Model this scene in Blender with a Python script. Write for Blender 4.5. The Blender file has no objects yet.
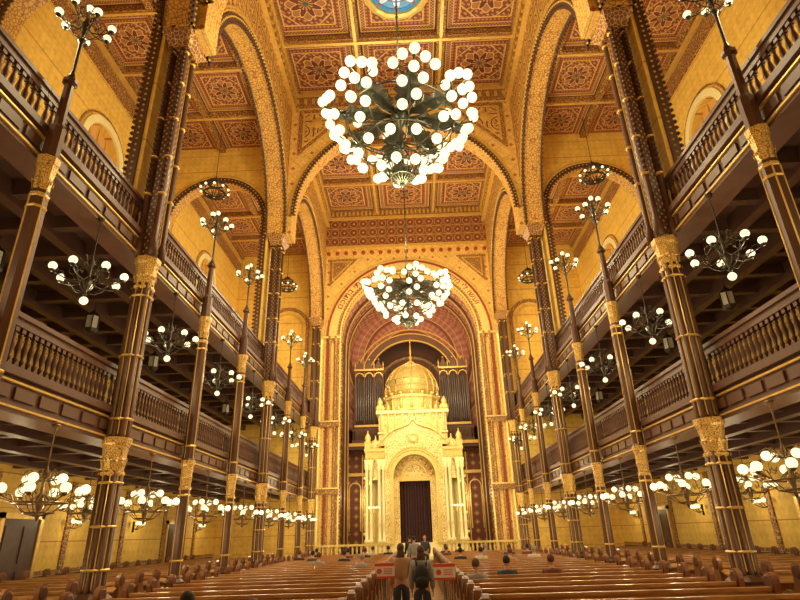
import bpy, bmesh, math, random
from math import sin, cos, pi, sqrt
from mathutils import Vector, Matrix
random.seed(7)
scene = bpy.context.scene
COL = scene.collection
scene.view_settings.view_transform = 'Standard'
EYE = 1.8
LS = 0.62
# ---------------------------------------------------------------- camera
Yc = Vector((18, -233, -547)).normalized()
a = Vector((18, -233, -547)); d = Vector((-16, 430, 0))
t = -a.dot(a) / a.dot(d)
Zc = (a + d * t).normalized()
if Zc.y < 0: Zc = -Zc
Xc = Yc.cross(Zc).normalized()
R = Matrix(((Xc.x, Yc.x, Zc.x), (Xc.y, Yc.y, Zc.y), (Xc.z, Yc.z, Zc.z)))
cam_d = bpy.data.cameras.new('camera'); cam = bpy.data.objects.new('camera', cam_d)
cam_d.sensor_width = 36; cam_d.lens = 547 / 800 * 36; cam_d.clip_end = 200
cam.matrix_world = Matrix.Translation((0.08, 0, EYE)) @ R.transposed().to_4x4()
COL.objects.link(cam); scene.camera = cam

# ---------------------------------------------------------------- node DSL
NT = None
class E:
    def __init__(s, k): s.k = k
    def __add__(s, o): return mm('ADD', s, o)
    def __radd__(s, o): return mm('ADD', o, s)
    def __sub__(s, o): return mm('SUBTRACT', s, o)
    def __rsub__(s, o): return mm('SUBTRACT', o, s)
    def __mul__(s, o): return mm('MULTIPLY', s, o)
    def __rmul__(s, o): return mm('MULTIPLY', o, s)
    def __truediv__(s, o): return mm('DIVIDE', s, o)
    def __gt__(s, o): return mm('GREATER_THAN', s, o)
    def __lt__(s, o): return mm('LESS_THAN', s, o)
def put(sock, v):
    if isinstance(v, E): NT.links.new(v.k, sock)
    else: sock.default_value = v
def mm(op, *args):
    n = NT.nodes.new('ShaderNodeMath'); n.operation = op
    for i, x in enumerate(args): put(n.inputs[i], x)
    return E(n.outputs[0])
def absf(x): return mm('ABSOLUTE', x)
def frac(x): return mm('FRACT', x)
def mx(x, y): return mm('MAXIMUM', x, y)
def fsin(x): return mm('SINE', x)
def band(x, lo, hi): return (x > lo) * (x < hi)
def rgb(c):
    return (c[0], c[1], c[2], 1.0)
def mixc(f, a_, b_):
    n = NT.nodes.new('ShaderNodeMix'); n.data_type = 'RGBA'
    put(n.inputs[0], f)
    for i, c in ((6, a_), (7, b_)):
        if isinstance(c, E): NT.links.new(c.k, n.inputs[i])
        else: n.inputs[i].default_value = rgb(c)
    return E(n.outputs[2])
def coords():
    tc = NT.nodes.new('ShaderNodeTexCoord'); sp = NT.nodes.new('ShaderNodeSeparateXYZ')
    NT.links.new(tc.outputs['Object'], sp.inputs[0])
    return E(sp.outputs[0]), E(sp.outputs[1]), E(sp.outputs[2])
def noise(scale, detail=3):
    tc = NT.nodes.new('ShaderNodeTexCoord'); n = NT.nodes.new('ShaderNodeTexNoise')
    NT.links.new(tc.outputs['Object'], n.inputs['Vector'])
    n.inputs['Scale'].default_value = scale; n.inputs['Detail'].default_value = detail
    return E(n.outputs[0])
def vedge(scale):
    tc = NT.nodes.new('ShaderNodeTexCoord'); n = NT.nodes.new('ShaderNodeTexVoronoi'); n.feature = 'DISTANCE_TO_EDGE'
    NT.links.new(tc.outputs['Object'], n.inputs['Vector'])
    n.inputs['Scale'].default_value = scale
    return E(n.outputs[0])
MATS = {}
def mat(name, fn, rough=0.5, metal=0.0, emit=None, estr=0.0, vary=0.25, vscale=3.0, spec=0.4):
    global NT
    m = bpy.data.materials.new(name); m.use_nodes = True; NT = m.node_tree
    b = NT.nodes['Principled BSDF']
    b.inputs['Roughness'].default_value = rough; b.inputs['Metallic'].default_value = metal
    b.inputs['Specular IOR Level'].default_value = spec
    c = fn() if callable(fn) else fn
    nz = noise(vscale)
    if not isinstance(c, E):
        dark = tuple(x * (1 - vary) for x in c); lite = tuple(min(1, x * (1 + vary)) for x in c)
        c = mixc(nz, dark, lite)
    else:
        n = NT.nodes.new('ShaderNodeMix'); n.data_type = 'RGBA'; n.blend_type = 'MULTIPLY'
        n.inputs[0].default_value = 1.0
        NT.links.new(c.k, n.inputs[6])
        g = nz * vary * 2 + (1 - vary)
        cb = NT.nodes.new('ShaderNodeCombineColor')
        for i in range(3): NT.links.new(g.k, cb.inputs[i])
        NT.links.new(cb.outputs[0], n.inputs[7]); c = E(n.outputs[2])
    NT.links.new(c.k, b.inputs['Base Color'])
    if emit:
        b.inputs['Emission Color'].default_value = rgb(emit); b.inputs['Emission Strength'].default_value = estr
    MATS[name] = m
    return m
GOLD = (0.76, 0.49, 0.12); RED = (0.25, 0.055, 0.03); BRN = (0.10, 0.038, 0.02); OCH = (0.82, 0.53, 0.10); TEAL = (0.07, 0.13, 0.11)

def panel_color(u, v):
    m = mx(absf(u), absf(v))
    r = mm('SQRT', u * u + v * v)
    ang = mm('ARCTAN2', v, u)
    c = mixc(m > 0.9, RED, (0.42, 0.2, 0.06))
    c = mixc(band(m, 0.86, 0.9), c, BRN)
    c = mixc(band(m, 0.83, 0.86), c, GOLD)
    dots = (fsin(u * 84) * fsin(v * 84)) > 0.1
    c = mixc(band(m, 0.74, 0.83) * dots, c, (0.60, 0.36, 0.16))
    c = mixc(band(m, 0.72, 0.74), c, GOLD)
    d2 = (fsin((u + v) * 34) * fsin((u - v) * 34)) > 0.25
    c = mixc(band(m, 0.60, 0.72) * d2, c, (0.45, 0.22, 0.10))
    c = mixc(band(m, 0.57, 0.60), c, GOLD)
    inn = m < 0.57
    fil = absf(fsin(u * 26 + fsin(v * 18)) * fsin(v * 26 + fsin(u * 18))) > 0.6
    c = mixc(inn, c, (0.22, 0.06, 0.038))
    c = mixc(inn * fil, c, (0.52, 0.28, 0.12))
    dia = absf(u) + absf(v)
    c = mixc(inn * band(dia, 0.78, 0.82), c, GOLD)
    star = 0.42 + 0.05 * mm('COSINE', ang * 8)
    c = mixc(r < star, c, (0.40, 0.17, 0.065))
    c = mixc(band(r - star, -0.03, 0.0), c, GOLD)
    petal = 0.30 + 0.09 * mm('COSINE', ang * 8 + 3.14)
    c = mixc(r < petal, c, (0.15, 0.04, 0.025))
    c = mixc(band(r - petal, -0.025, 0.01), c, (0.78, 0.52, 0.2))
    c = mixc((r < 0.17) * (mm('COSINE', ang * 12) > 0), c, (0.55, 0.3, 0.1))
    c = mixc(r < 0.06, c, TEAL)
    return c
def mk_nave_ceiling():
    x, y, z = coords()
    return panel_color(frac((x + 6.0) / 4.0) * 2 - 1, frac(y / 3.75) * 2 - 1)
mat('painted_ceiling', mk_nave_ceiling, rough=0.6)
def mk_aisle_ceiling():
    x, y, z = coords()
    return panel_color(frac((absf(x) - 6.4) / 2.6) * 2 - 1, frac(y / 2.8125) * 2 - 1)
mat('painted_aisle_ceiling', mk_aisle_ceiling, rough=0.6)
def lattice(s, z, k, base, c1, c2, thr=0.55):
    A = fsin(s * k) * fsin(z * k)
    B_ = fsin((s + z) * k * 1.5) * fsin((s - z) * k * 1.5)
    c = mixc(absf(A) > thr, base, c1)
    c = mixc(B_ > 0.45, c, c2)
    return c
def mk_wall():
    x, y, z = coords()
    s = x + y
    c = lattice(s, z, 8.0, OCH, (0.77, 0.47, 0.085), (0.85, 0.57, 0.14), 0.7)
    zz = frac(z / 1.85)
    c = mixc(band(zz, 0.0, 0.02), c, (0.50, 0.22, 0.05))
    c = mixc(band(zz, 0.5, 0.512), c, (0.60, 0.28, 0.06))
    return c
mat('ochre_wall', mk_wall, rough=0.7)
def mk_sp():
    x, y, z = coords()
    s = x + y
    c = mixc(vedge(6.0) < 0.05, (0.70, 0.42, 0.09), (0.34, 0.13, 0.04))
    u = frac(s / 1.25) * 2 - 1; v = frac(z / 1.25) * 2 - 1
    r = mm('SQRT', u * u + v * v); ang = mm('ARCTAN2', v, u)
    c = mixc(band(r, 0.62, 0.72), c, BRN)
    c = mixc(band(r, 0.72, 0.76), c, (0.85, 0.55, 0.18))
    c = mixc((r < 0.45) * (mm('COSINE', ang * 8) > 0.2), c, RED)
    c = mixc(r < 0.16, c, (0.85, 0.55, 0.18))
    c = mixc(mx(absf(u), absf(v)) > 0.95, c, BRN)
    return c
mat('ornament_wall', mk_sp, rough=0.6)
def mk_front():
    x, y, z = coords()
    c = mixc(vedge(7.0) < 0.045, (0.82, 0.54, 0.14), (0.60, 0.33, 0.08))
    u = frac(x / 0.9 + 0.5) * 2 - 1; v = frac(z / 0.9) * 2 - 1
    dia = absf(u) + absf(v)
    c = mixc(band(dia, 0.92, 1.0), c, (0.54, 0.26, 0.07))
    c = mixc(dia < 0.24, c, (0.45, 0.13, 0.05))
    return c
mat('front_ornament', mk_front, rough=0.55)
def mk_frieze():
    x, y, z = coords()
    u = frac((x + 6.0) / 0.6667) * 2 - 1
    vv = (z - 20.4) / 0.7
    v = frac(vv) * 2 - 1
    r = mm('SQRT', u * u + v * v); ang = mm('ARCTAN2', v, u)
    c = mixc(r < 0.9, (0.24, 0.09, 0.035), (0.15, 0.04, 0.022))
    c = mixc(band(r, 0.78, 0.9), c, (0.55, 0.32, 0.10))
    c = mixc((r < 0.72) * (mm('COSINE', ang * 8) > 0.3), c, (0.36, 0.09, 0.04))
    c = mixc(r < 0.22, c, (0.66, 0.40, 0.12))
    c = mixc(absf(v) > 0.94, c, (0.6, 0.36, 0.1))
    return c
mat('frieze_wheels', mk_frieze, rough=0.55)
def mk_checker():
    x, y, z = coords()
    u = frac((x + y) * 1.9) - 0.5; v = frac(z * 1.9) - 0.5
    dia = absf(u) + absf(v)
    c = mixc(dia < 0.36, (0.17, 0.055, 0.025), (0.36, 0.15, 0.05))
    c = mixc(dia < 0.16, c, (0.58, 0.34, 0.10))
    return c
mat('brown_diaper', mk_checker, rough=0.6)
def mk_rose():
    x, y, z = coords()
    ang = mm('ARCTAN2', z - 13.6, x); r = mm('SQRT', x * x + (z - 13.6) * (z - 13.6))
    c = mixc(fsin(ang * 48) > 0.0, (0.34, 0.11, 0.08), (0.40, 0.18, 0.12))
    yy = frac((y + r) * 0.9)
    c = mixc(band(yy, 0.0, 0.2), c, (0.20, 0.055, 0.035))
    c = mixc(band(yy, 0.2, 0.25), c, (0.62, 0.38, 0.15))
    c = mixc(band(yy, 0.6, 0.63), c, (0.62, 0.38, 0.15))
    c = mixc((fsin(y * 14) * fsin(ang * 40)) > 0.7, c, (0.75, 0.50, 0.24))
    return c
mat('rose_vault', mk_rose, rough=0.6)
mat('brown_gold_band', lambda: mixc(vedge(9.0) < 0.055, (0.20, 0.075, 0.03), (0.68, 0.41, 0.11)), rough=0.5)
mat('soffit_gold', lambda: mixc(vedge(8.0) < 0.09, (0.74, 0.45, 0.11), (0.40, 0.17, 0.05)), rough=0.5)
mat('gold', GOLD, rough=0.35, metal=0.35, vary=0.3, vscale=6)
mat('bright_gold', (0.92, 0.66, 0.22), rough=0.32, metal=0.3, vary=0.3, vscale=9)
mat('capital_gold', lambda: mixc(vedge(22.0) < 0.06, (0.88, 0.58, 0.16), (0.28, 0.12, 0.03)), rough=0.35, metal=0.25)
mat('dome_gold', (0.52, 0.42, 0.16), rough=0.45, metal=0.25, vary=0.4, vscale=14)
mat('dark_wood', (0.085, 0.038, 0.024), rough=0.4, vary=0.35, vscale=4)
mat('rail_wood', (0.14, 0.066, 0.04), rough=0.38, vary=0.3, vscale=5)
mat('column_iron', (0.115, 0.052, 0.028), rough=0.4, metal=0.2, vary=0.3)
mat('stud_iron', lambda: (lambda c: mixc((fsin(c[2] * 34) * fsin((c[0] + c[1]) * 46)) > 0.5, (0.10, 0.042, 0.022), (0.48, 0.28, 0.09)))(coords()), rough=0.4)
mat('lamp_iron', (0.06, 0.05, 0.032), rough=0.4, metal=0.5)
mat('chandelier_bronze', (0.07, 0.07, 0.045), rough=0.4, metal=0.5, vary=0.4)
mat('lamp_brass', (0.20, 0.125, 0.05), rough=0.35, metal=0.6)
def mk_pew():
    x, y, z = coords()
    g = fsin(z * 60 + noise(2.0) * 14)
    return mixc(g * 0.5 + 0.5, (0.38, 0.18, 0.055), (0.52, 0.27, 0.095))
mat('pew_wood', mk_pew, rough=0.3, spec=0.45)
mat('pew_side', (0.24, 0.10, 0.038), rough=0.33, spec=0.5)
mat('pew_dark', (0.12, 0.045, 0.022), rough=0.3)
mat('globe_glass', (0.3, 0.25, 0.15), emit=(1.0, 0.84, 0.50), estr=1.5, vary=0.02)
mat('big_globe_glass', (0.3, 0.27, 0.18), emit=(1.0, 0.88, 0.56), estr=1.35, vary=0.02)
for k in ('globe_glass', 'big_globe_glass'):
    MATS[k].cycles.emission_sampling = 'NONE'
mat('cream_stone', (0.94, 0.80, 0.40), rough=0.45, vary=0.15)
mat('gilded_relief', lambda: mixc(vedge(9.0) < 0.07, (0.95, 0.79, 0.37), (0.60, 0.37, 0.09)), rough=0.4, metal=0.05)  # darker cell lines paint crevice shade into the carved surface
mat('curtain', lambda: (lambda c: mixc(fsin(c[0] * 40) * 0.5 + 0.5, (0.02, 0.008, 0.01), (0.07, 0.02, 0.02)))(coords()), rough=0.8)
mat('dark_alcove', (0.13, 0.06, 0.04), rough=0.8)
mat('organ_case', (0.16, 0.08, 0.045), rough=0.5)
mat('organ_pipe_metal', (0.13, 0.11, 0.10), rough=0.35, metal=0.5)
mat('amber_glass', (0.66, 0.38, 0.12), rough=0.3, vary=0.1)
mat('red_band', (0.33, 0.05, 0.02), rough=0.6)
mat('letter_red', (0.36, 0.045, 0.02), rough=0.5)
def mk_sky():
    x, y, z = coords()
    yy = y - 16.2
    r = mm('SQRT', x * x + yy * yy); ang = mm('ARCTAN2', yy, x)
    st = 0.85 + 0.25 * mm('COSINE', ang * 8)
    c = mixc(r < st, (0.02, 0.22, 0.42), (0.35, 0.5, 0.65))
    c = mixc(band(r - st, -0.08, 0.06), c, (0.25, 0.1, 0.02))
    c = mixc(band(frac(r * 3.0), 0, 0.15), c, (0.03, 0.08, 0.2))
    c = mixc(r < 0.35, c, (1.0, 0.9, 0.5))
    return c
sk = mat('skylight_glass', mk_sky, rough=0.2)
_b = sk.node_tree.nodes['Principled BSDF']
sk.node_tree.links.new(_b.inputs['Base Color'].links[0].from_socket, _b.inputs['Emission Color']); _b.inputs['Emission Strength'].default_value = 0.8
def mk_floor():
    x, y, z = coords()
    return mixc(((frac(x * 1.2) > 0.5) * (frac(y * 1.2) > 0.5)), (0.35, 0.19, 0.09), (0.26, 0.12, 0.06))
mat('floor_tile', mk_floor, rough=0.3)
mat('skin', (0.60, 0.33, 0.22), rough=0.6, vary=0.05)
mat('hair_brown', (0.10, 0.05, 0.025), rough=0.7)
mat('hair_black', (0.025, 0.018, 0.014), rough=0.7)
mat('hair_gray', (0.35, 0.32, 0.3), rough=0.7)
mat('jacket_brown', (0.42, 0.24, 0.13), rough=0.8)
mat('jacket_black', (0.035, 0.035, 0.04), rough=0.8)
mat('jacket_blue', (0.05, 0.065, 0.09), rough=0.8)
mat('jacket_red', (0.17, 0.05, 0.04), rough=0.8)
mat('jacket_white', (0.55, 0.50, 0.43), rough=0.8)
mat('jacket_gray', (0.30, 0.28, 0.26), rough=0.8)
mat('lantern_glass', (0.6, 0.55, 0.45), rough=0.3)
mat('denim', (0.05, 0.055, 0.08), rough=0.8)
mat('shoe', (0.04, 0.03, 0.03), rough=0.6)
mat('sign_white', (0.85, 0.83, 0.8), rough=0.5, vary=0.02)
mat('sign_red', (0.75, 0.10, 0.04), rough=0.5, vary=0.02)

# ---------------------------------------------------------------- mesh builder
class MB:
    def __init__(s): s.v = []; s.f = []; s.m = []; s.s = []
    def add(s, vs, fs, mi=0, sm=False, M=None):
        o = len(s.v)
        for p in vs:
            p = Vector(p)
            if M is not None: p = M @ p
            s.v.append(tuple(p))
        for f in fs:
            s.f.append([i + o for i in f]); s.m.append(mi); s.s.append(sm)
    def box(s, x0, x1, y0, y1, z0, z1, mi=0, M=None):
        x0, x1 = sorted((x0, x1)); y0, y1 = sorted((y0, y1)); z0, z1 = sorted((z0, z1))
        s.add([(x0, y0, z0), (x1, y0, z0), (x1, y1, z0), (x0, y1, z0), (x0, y0, z1), (x1, y0, z1), (x1, y1, z1), (x0, y1, z1)],
              [(0, 3, 2, 1), (4, 5, 6, 7), (0, 1, 5, 4), (1, 2, 6, 5), (2, 3, 7, 6), (3, 0, 4, 7)], mi, False, M)
    def lathe(s, prof, seg=12, mi=0, sm=True, M=None, ph=0.0):
        vs = []; fs = []
        for (r, z) in prof:
            for i in range(seg):
                an = 2 * pi * i / seg + ph
                vs.append((r * cos(an), r * sin(an), z))
        n = len(prof)
        for j in range(n - 1):
            for i in range(seg):
                k = (i + 1) % seg
                fs.append((j * seg + i, j * seg + k, (j + 1) * seg + k, (j + 1) * seg + i))
        if prof[0][0] > 1e-4: fs.append(tuple(range(seg))[::-1])
        if prof[-1][0] > 1e-4: fs.append(tuple((n - 1) * seg + i for i in range(seg)))
        s.add(vs, fs, mi, sm, M)
    def sphere(s, c, r, seg=12, rings=8, mi=0, sc=(1, 1, 1)):
        prof = [(max(1e-5, r * sin(pi * j / rings)), -r * cos(pi * j / rings)) for j in range(rings + 1)]
        s.lathe(prof, seg, mi, True, Matrix.Translation(c) @ Matrix.Diagonal((sc[0], sc[1], sc[2], 1)))
    def tube(s, pts, r, seg=6, mi=0, closed=False):
        pts = [Vector(p) for p in pts]; n = len(pts)
        vs = []; fs = []
        for i, p in enumerate(pts):
            if closed: tg = pts[(i + 1) % n] - pts[i - 1]
            else: tg = pts[min(i + 1, n - 1)] - pts[max(i - 1, 0)]
            if tg.length < 1e-6: tg = Vector((0, 0, 1))
            tg.normalize()
            up = Vector((0, 0, 1)) if abs(tg.z) < 0.95 else Vector((1, 0, 0))
            A = tg.cross(up).normalized(); B = tg.cross(A)
            rr = r[i] if isinstance(r, (list, tuple)) else r
            for k in range(seg):
                an = 2 * pi * k / seg
                vs.append(p + A * (rr * cos(an)) + B * (rr * sin(an)))
        for i in range(n if closed else n - 1):
            j = (i + 1) % n
            for k in range(seg):
                l = (k + 1) % seg
                fs.append((i * seg + k, i * seg + l, j * seg + l, j * seg + k))
        if not closed:
            fs.append(tuple(range(seg))); fs.append(tuple((n - 1) * seg + k for k in range(seg)))
        s.add(vs, fs, mi, True)
    def prism(s, poly, e0, e1, mp, mi=0):
        n = len(poly)
        vs = [mp(p[0], p[1], e0) for p in poly] + [mp(p[0], p[1], e1) for p in poly]
        fs = [tuple(range(n)), tuple(range(n, 2 * n))[::-1]] + [(i, (i + 1) % n, n + (i + 1) % n, n + i) for i in range(n)]
        s.add(vs, fs, mi)
    def mesh(s, name, mats):
        me = bpy.data.meshes.new(name); me.from_pydata(s.v, [], s.f)
        for m in mats: me.materials.append(MATS[m])
        me.polygons.foreach_set('material_index', s.m); me.polygons.foreach_set('use_smooth', s.s)
        bm = bmesh.new(); bm.from_mesh(me); bmesh.ops.recalc_face_normals(bm, faces=bm.faces); bm.to_mesh(me); bm.free()
        me.update(); return me
KIDS = {}
def obj(name, data, parent=None, loc=(0, 0, 0), rot=0.0, label=None, cat=None, kind=None, group=None, mats=('gold',)):
    if isinstance(data, MB): data = data.mesh(name, mats)
    o = bpy.data.objects.new(name, data); COL.objects.link(o)
    o.location = loc
    if rot: o.rotation_euler = (0, 0, rot)
    if parent is not None:
        o.parent = parent; KIDS.setdefault(parent.name, []).append(o)
    if label: o['label'] = label
    if cat: o['category'] = cat
    if kind: o['kind'] = kind
    if group: o['group'] = group
    return o
def dup(o, loc, rot=None, label=None, parent=None):
    c = o.copy(); COL.objects.link(c)
    if loc is not None: c.location = loc
    if rot is not None: c.rotation_euler = (0, 0, rot)
    if parent is not None: c.parent = parent; KIDS.setdefault(parent.name, []).append(c)
    if label: c['label'] = label
    for k in list(KIDS.get(o.name, [])):
        dup(k, None, None, None, c)
    return c
def struct(name, mb, mats, label=None):
    return obj(name, mb, kind='structure', mats=mats, label=label or name.replace('_', ' ') + ' of the painted prayer hall', cat='building')
TR = [0]
def trim(mb, mats, label):
    TR[0] += 1
    return struct('trim_%d' % TR[0], mb, mats, label)
def light(loc, p, col=(1, 0.82, 0.48), r=0.1):
    l = bpy.data.lights.new('lamp_or_fill_light', 'POINT'); l.energy = p * LS; l.color = col; l.shadow_soft_size = r  # serves the visible lamps and also added fill lights without a fixture
    o = bpy.data.objects.new('lamp_or_fill_light', l); o.location = loc; COL.objects.link(o); return o
def mpY(s_, z, t_): return (t_, s_, z)
def mpP(s_, z, t_): return (s_, t_, z)

def arch_wall(mb, s0, s1, zb, zt, c, r, sp, t0, t1, mp, n=28, mi=0, mi_in=None):
    if mi_in is None: mi_in = mi
    P = [(c - r * cos(pi * i / n), sp + r * sin(pi * i / n)) for i in range(n + 1)]
    quads = []
    for i in range(n):
        quads.append([P[i], P[i + 1], (P[i + 1][0], zt), (P[i][0], zt)])
    quads.append([(s0, zb), (c - r, zb), (c - r, zt), (s0, zt)])
    quads.append([(c + r, zb), (s1, zb), (s1, zt), (c + r, zt)])
    for q in quads:
        for tt in (t0, t1):
            mb.add([mp(p[0], p[1], tt) for p in q], [(0, 1, 2, 3)], mi)
    path = [(c - r, zb)] + P + [(c + r, zb)]
    for i in range(len(path) - 1):
        p, q = path[i], path[i + 1]
        mb.add([mp(p[0], p[1], t0), mp(q[0], q[1], t0), mp(q[0], q[1], t1), mp(p[0], p[1], t1)], [(0, 1, 2, 3)], mi_in)
    for (p, q) in (((s0, zb), (s0, zt)), ((s1, zb), (s1, zt)), ((s0, zt), (s1, zt)), ((s0, zb), (c - r, zb)), ((c + r, zb), (s1, zb))):
        mb.add([mp(p[0], p[1], t0), mp(q[0], q[1], t0), mp(q[0], q[1], t1), mp(p[0], p[1], t1)], [(0, 1, 2, 3)], mi)
def ring(mb, c, sp, ri, ro, t0, t1, mp, n=28, mi=0, zb=None, A0=0.0, A1=pi):
    for i in range(n):
        a0 = A0 + (A1 - A0) * i / n; a1 = A0 + (A1 - A0) * (i + 1) / n
        q = [(c - ri * cos(a0), sp + ri * sin(a0)), (c - ri * cos(a1), sp + ri * sin(a1)), (c - ro * cos(a1), sp + ro * sin(a1)), (c - ro * cos(a0), sp + ro * sin(a0))]
        v = [mp(p[0], p[1], t0) for p in q] + [mp(p[0], p[1], t1) for p in q]
        mb.add(v, [(0, 1, 2, 3), (4, 7, 6, 5), (0, 4, 5, 1), (2, 6, 7, 3)], mi)
    if zb is not None:
        for sg in (-1, 1):
            q = [(c + sg * ri, zb), (c + sg * ro, zb), (c + sg * ro, sp), (c + sg * ri, sp)]
            v = [mp(p[0], p[1], t0) for p in q] + [mp(p[0], p[1], t1) for p in q]
            mb.add(v, [(0, 1, 2, 3), (4, 7, 6, 5), (0, 4, 5, 1), (1, 5, 6, 2), (3, 2, 6, 7), (0, 3, 7, 4)], mi)
def beads(mb, c, sp, r, size, tt, mp, step, mi=0, zb=None):
    pts = []
    n = int(pi * r / step)
    for i in range(n + 1): pts.append((c - r * cos(pi * i / n), sp + r * sin(pi * i / n)))
    if zb is not None:
        k = int((sp - zb) / step)
        for j in range(1, k + 1):
            pts += [(c - r, sp - j * step), (c + r, sp - j * step)]
    for p in pts:
        q = mp(p[0], p[1], tt)
        o = [(size, 0, 0), (-size, 0, 0), (0, size, 0), (0, -size, 0), (0, 0, size), (0, 0, -size)]
        mb.add([(q[0] + e[0], q[1] + e[1], q[2] + e[2]) for e in o],
               [(0, 2, 4), (2, 1, 4), (1, 3, 4), (3, 0, 4), (2, 0, 5), (1, 2, 5), (3, 1, 5), (0, 3, 5)], mi)

# ================================================================ SHELL
OUT = 11.6; NAVE = 6.0; B = 3.75; YF = 33.75; CZ = 23.3; ACZ = 19.9
Y0 = -6.0
mb = MB(); mb.box(-OUT - .4, OUT + .4, Y0, 43, -0.3, 0); struct('floor', mb, ['floor_tile'], 'patterned brown stone tile floor')
mb = MB(); mb.box(-6.4, 6.4, Y0, 34.6, CZ, CZ + .3); struct('ceiling', mb, ['painted_ceiling'], 'painted coffered ceiling in red and gold with rosettes')
for sg in (-1, 1):
    mb = MB(); mb.box(sg * 6.4, sg * (OUT + .4), Y0, 34.6, ACZ, ACZ + .3)
    struct('ceiling', mb, ['painted_aisle_ceiling'], 'painted coffered aisle ceiling with rosettes')
mb = MB()
for x in (-2, 2): mb.box(x - .2, x + .2, Y0, 33.7, CZ - .3, CZ, 0); mb.box(x - .07, x + .07, Y0, 33.7, CZ - .38, CZ - .3, 1)
for x in (-5.45, 5.45): mb.box(x - .2, x + .2, Y0, 33.7, CZ - .3, CZ, 0)
y = -3.75
while y < 33:
    mb.box(-5.6, 5.6, y - .2, y + .2, CZ - .32, CZ, 0); mb.box(-5.6, 5.6, y - .07, y + .07, CZ - .4, CZ - .32, 1); y += B
trim(mb, ['brown_gold_band', 'gold'], 'carved and gilded ceiling coffer beams')
for sg in (-1, 1):
    mb = MB()
    for x in (6.5, 9.0, 11.45): mb.box(sg * (x - .13), sg * (x + .13), Y0, 33.7, ACZ - .25, ACZ, 0)
    y = -5.625
    while y < 33.5:
        mb.box(sg * 6.4, sg * OUT, y - .13, y + .13, ACZ - .26, ACZ, 0); mb.box(sg * 6.4, sg * OUT, y - .05, y + .05, ACZ - .31, ACZ - .26, 1); y += 2.8125
    trim(mb, ['brown_gold_band', 'gold'], 'gilded coffer beams of the aisle ceiling')
mb = MB(); mb.lathe([(1.3, CZ - .12), (1.3, CZ - .05)], 16, 0, False, Matrix.Translation((0, 16.2, 0)))
struct('window_1', mb, ['skylight_glass'], 'star shaped stained glass skylight in cyan and pink')
mb = MB()
prof = [(1.2, CZ - .02), (1.2, CZ - .3), (1.32, CZ - .36), (1.48, CZ - .3), (1.48, CZ - .02)]
mb.lathe(prof, 16, 0, False, Matrix.Translation((0, 16.2, 0)))
mb.f = [f for f in mb.f if len(f) == 4]; mb.m = mb.m[:len(mb.f)]; mb.s = mb.s[:len(mb.f)]
trim(mb, ['bright_gold'], 'gilded ring frame around the skylight')
WIN = [5.625, 16.875, 28.125]
for sg, nm in ((-1, 'wall_left'), (1, 'wall_right')):
    mb = MB()
    mb.box(sg * OUT, sg * (OUT + .4), Y0, 34.6, 0, 9.4)
    mb.box(sg * OUT, sg * (OUT + .4), Y0, 0, 9.4, ACZ)
    for c in WIN:
        arch_wall(mb, c - 5.625, c + 5.625, 9.4, ACZ, c, 1.15, 15.6, sg * OUT, sg * (OUT + .4), mpY)
    mb.box(sg * OUT, sg * (OUT + .4), 33.75, 34.6, 9.4, ACZ)
    struct(nm, mb, ['ochre_wall'], 'ochre painted side wall with faint stencil pattern')
    for i, c in enumerate(WIN):
        mb = MB(); mb.box(sg * (OUT + .3), sg * (OUT + .34), c - 1.2, c + 1.2, 9.3, 16.9, 0)
        for k in (-.55, 0, .55): mb.box(sg * (OUT + .24), sg * (OUT + .3), c + k - .03, c + k + .03, 9.4, 16.7, 1)
        for z in (10.5, 12, 13.5, 15.2): mb.box(sg * (OUT + .24), sg * (OUT + .3), c - 1.15, c + 1.15, z - .03, z + .03, 1)
        struct('window_%d' % (2 + i + (3 if sg > 0 else 0)), mb, ['amber_glass', 'gold'], 'tall arched window with amber glass panes')
        mb = MB(); ring(mb, c, 15.6, 1.15, 1.45, sg * (OUT - .1), sg * OUT, mpY, zb=9.4); ring(mb, c, 15.6, 1.55, 1.62, sg * (OUT - .05), sg * OUT, mpY, mi=1, zb=9.4)
        trim(mb, ['cream_stone', 'brown_gold_band'], 'cream arched window surround')
    mb = MB()
    mb.box(sg * (OUT - .1), sg * OUT, Y0, 33.7, 18.6, 19.3, 0); mb.box(sg * (OUT - .18), sg * OUT, Y0, 33.7, 19.3, 19.6, 1); mb.box(sg * (OUT - .05), sg * OUT, Y0, 33.7, 0, .9, 2)
    y = .5
    while y < 33:
        mb.box(sg * (OUT - .06), sg * OUT, y, y + .25, .9, 3.7, 0); y += 3.75
    mb.box(sg * (OUT - .04), sg * OUT, Y0, 33.7, .95, 1.05, 0)
    trim(mb, ['brown_gold_band', 'gold', 'dark_wood'], 'painted frieze and dark dado of the side wall')
    for i, c in enumerate((17.0, 28.0)):
        mb = MB(); mb.box(sg * (OUT - .08), sg * OUT, c - .8, c + .8, 0, 2.5, 0)
        for k in (-.4, .4):
            for z0, z1 in ((.2, 1.1), (1.3, 2.3)): mb.box(sg * (OUT - .11), sg * (OUT - .08), c + k - .28, c + k + .28, z0, z1, 0)
        mb.box(sg * (OUT - .12), sg * OUT, c - .95, c - .8, 0, 2.65, 1); mb.box(sg * (OUT - .12), sg * OUT, c + .8, c + .95, 0, 2.65, 1); mb.box(sg * (OUT - .12), sg * OUT, c - .95, c + .95, 2.5, 2.65, 1)
        struct('door_%d' % (1 + i + (2 if sg > 0 else 0)), mb, ['dark_wood', 'gold'], 'dark panelled double door with gilt frame')
mb = MB(); mb.box(-OUT - .4, OUT + .4, Y0 - .3, Y0, 0, CZ + .3); struct('wall_back', mb, ['ochre_wall'])
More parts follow.
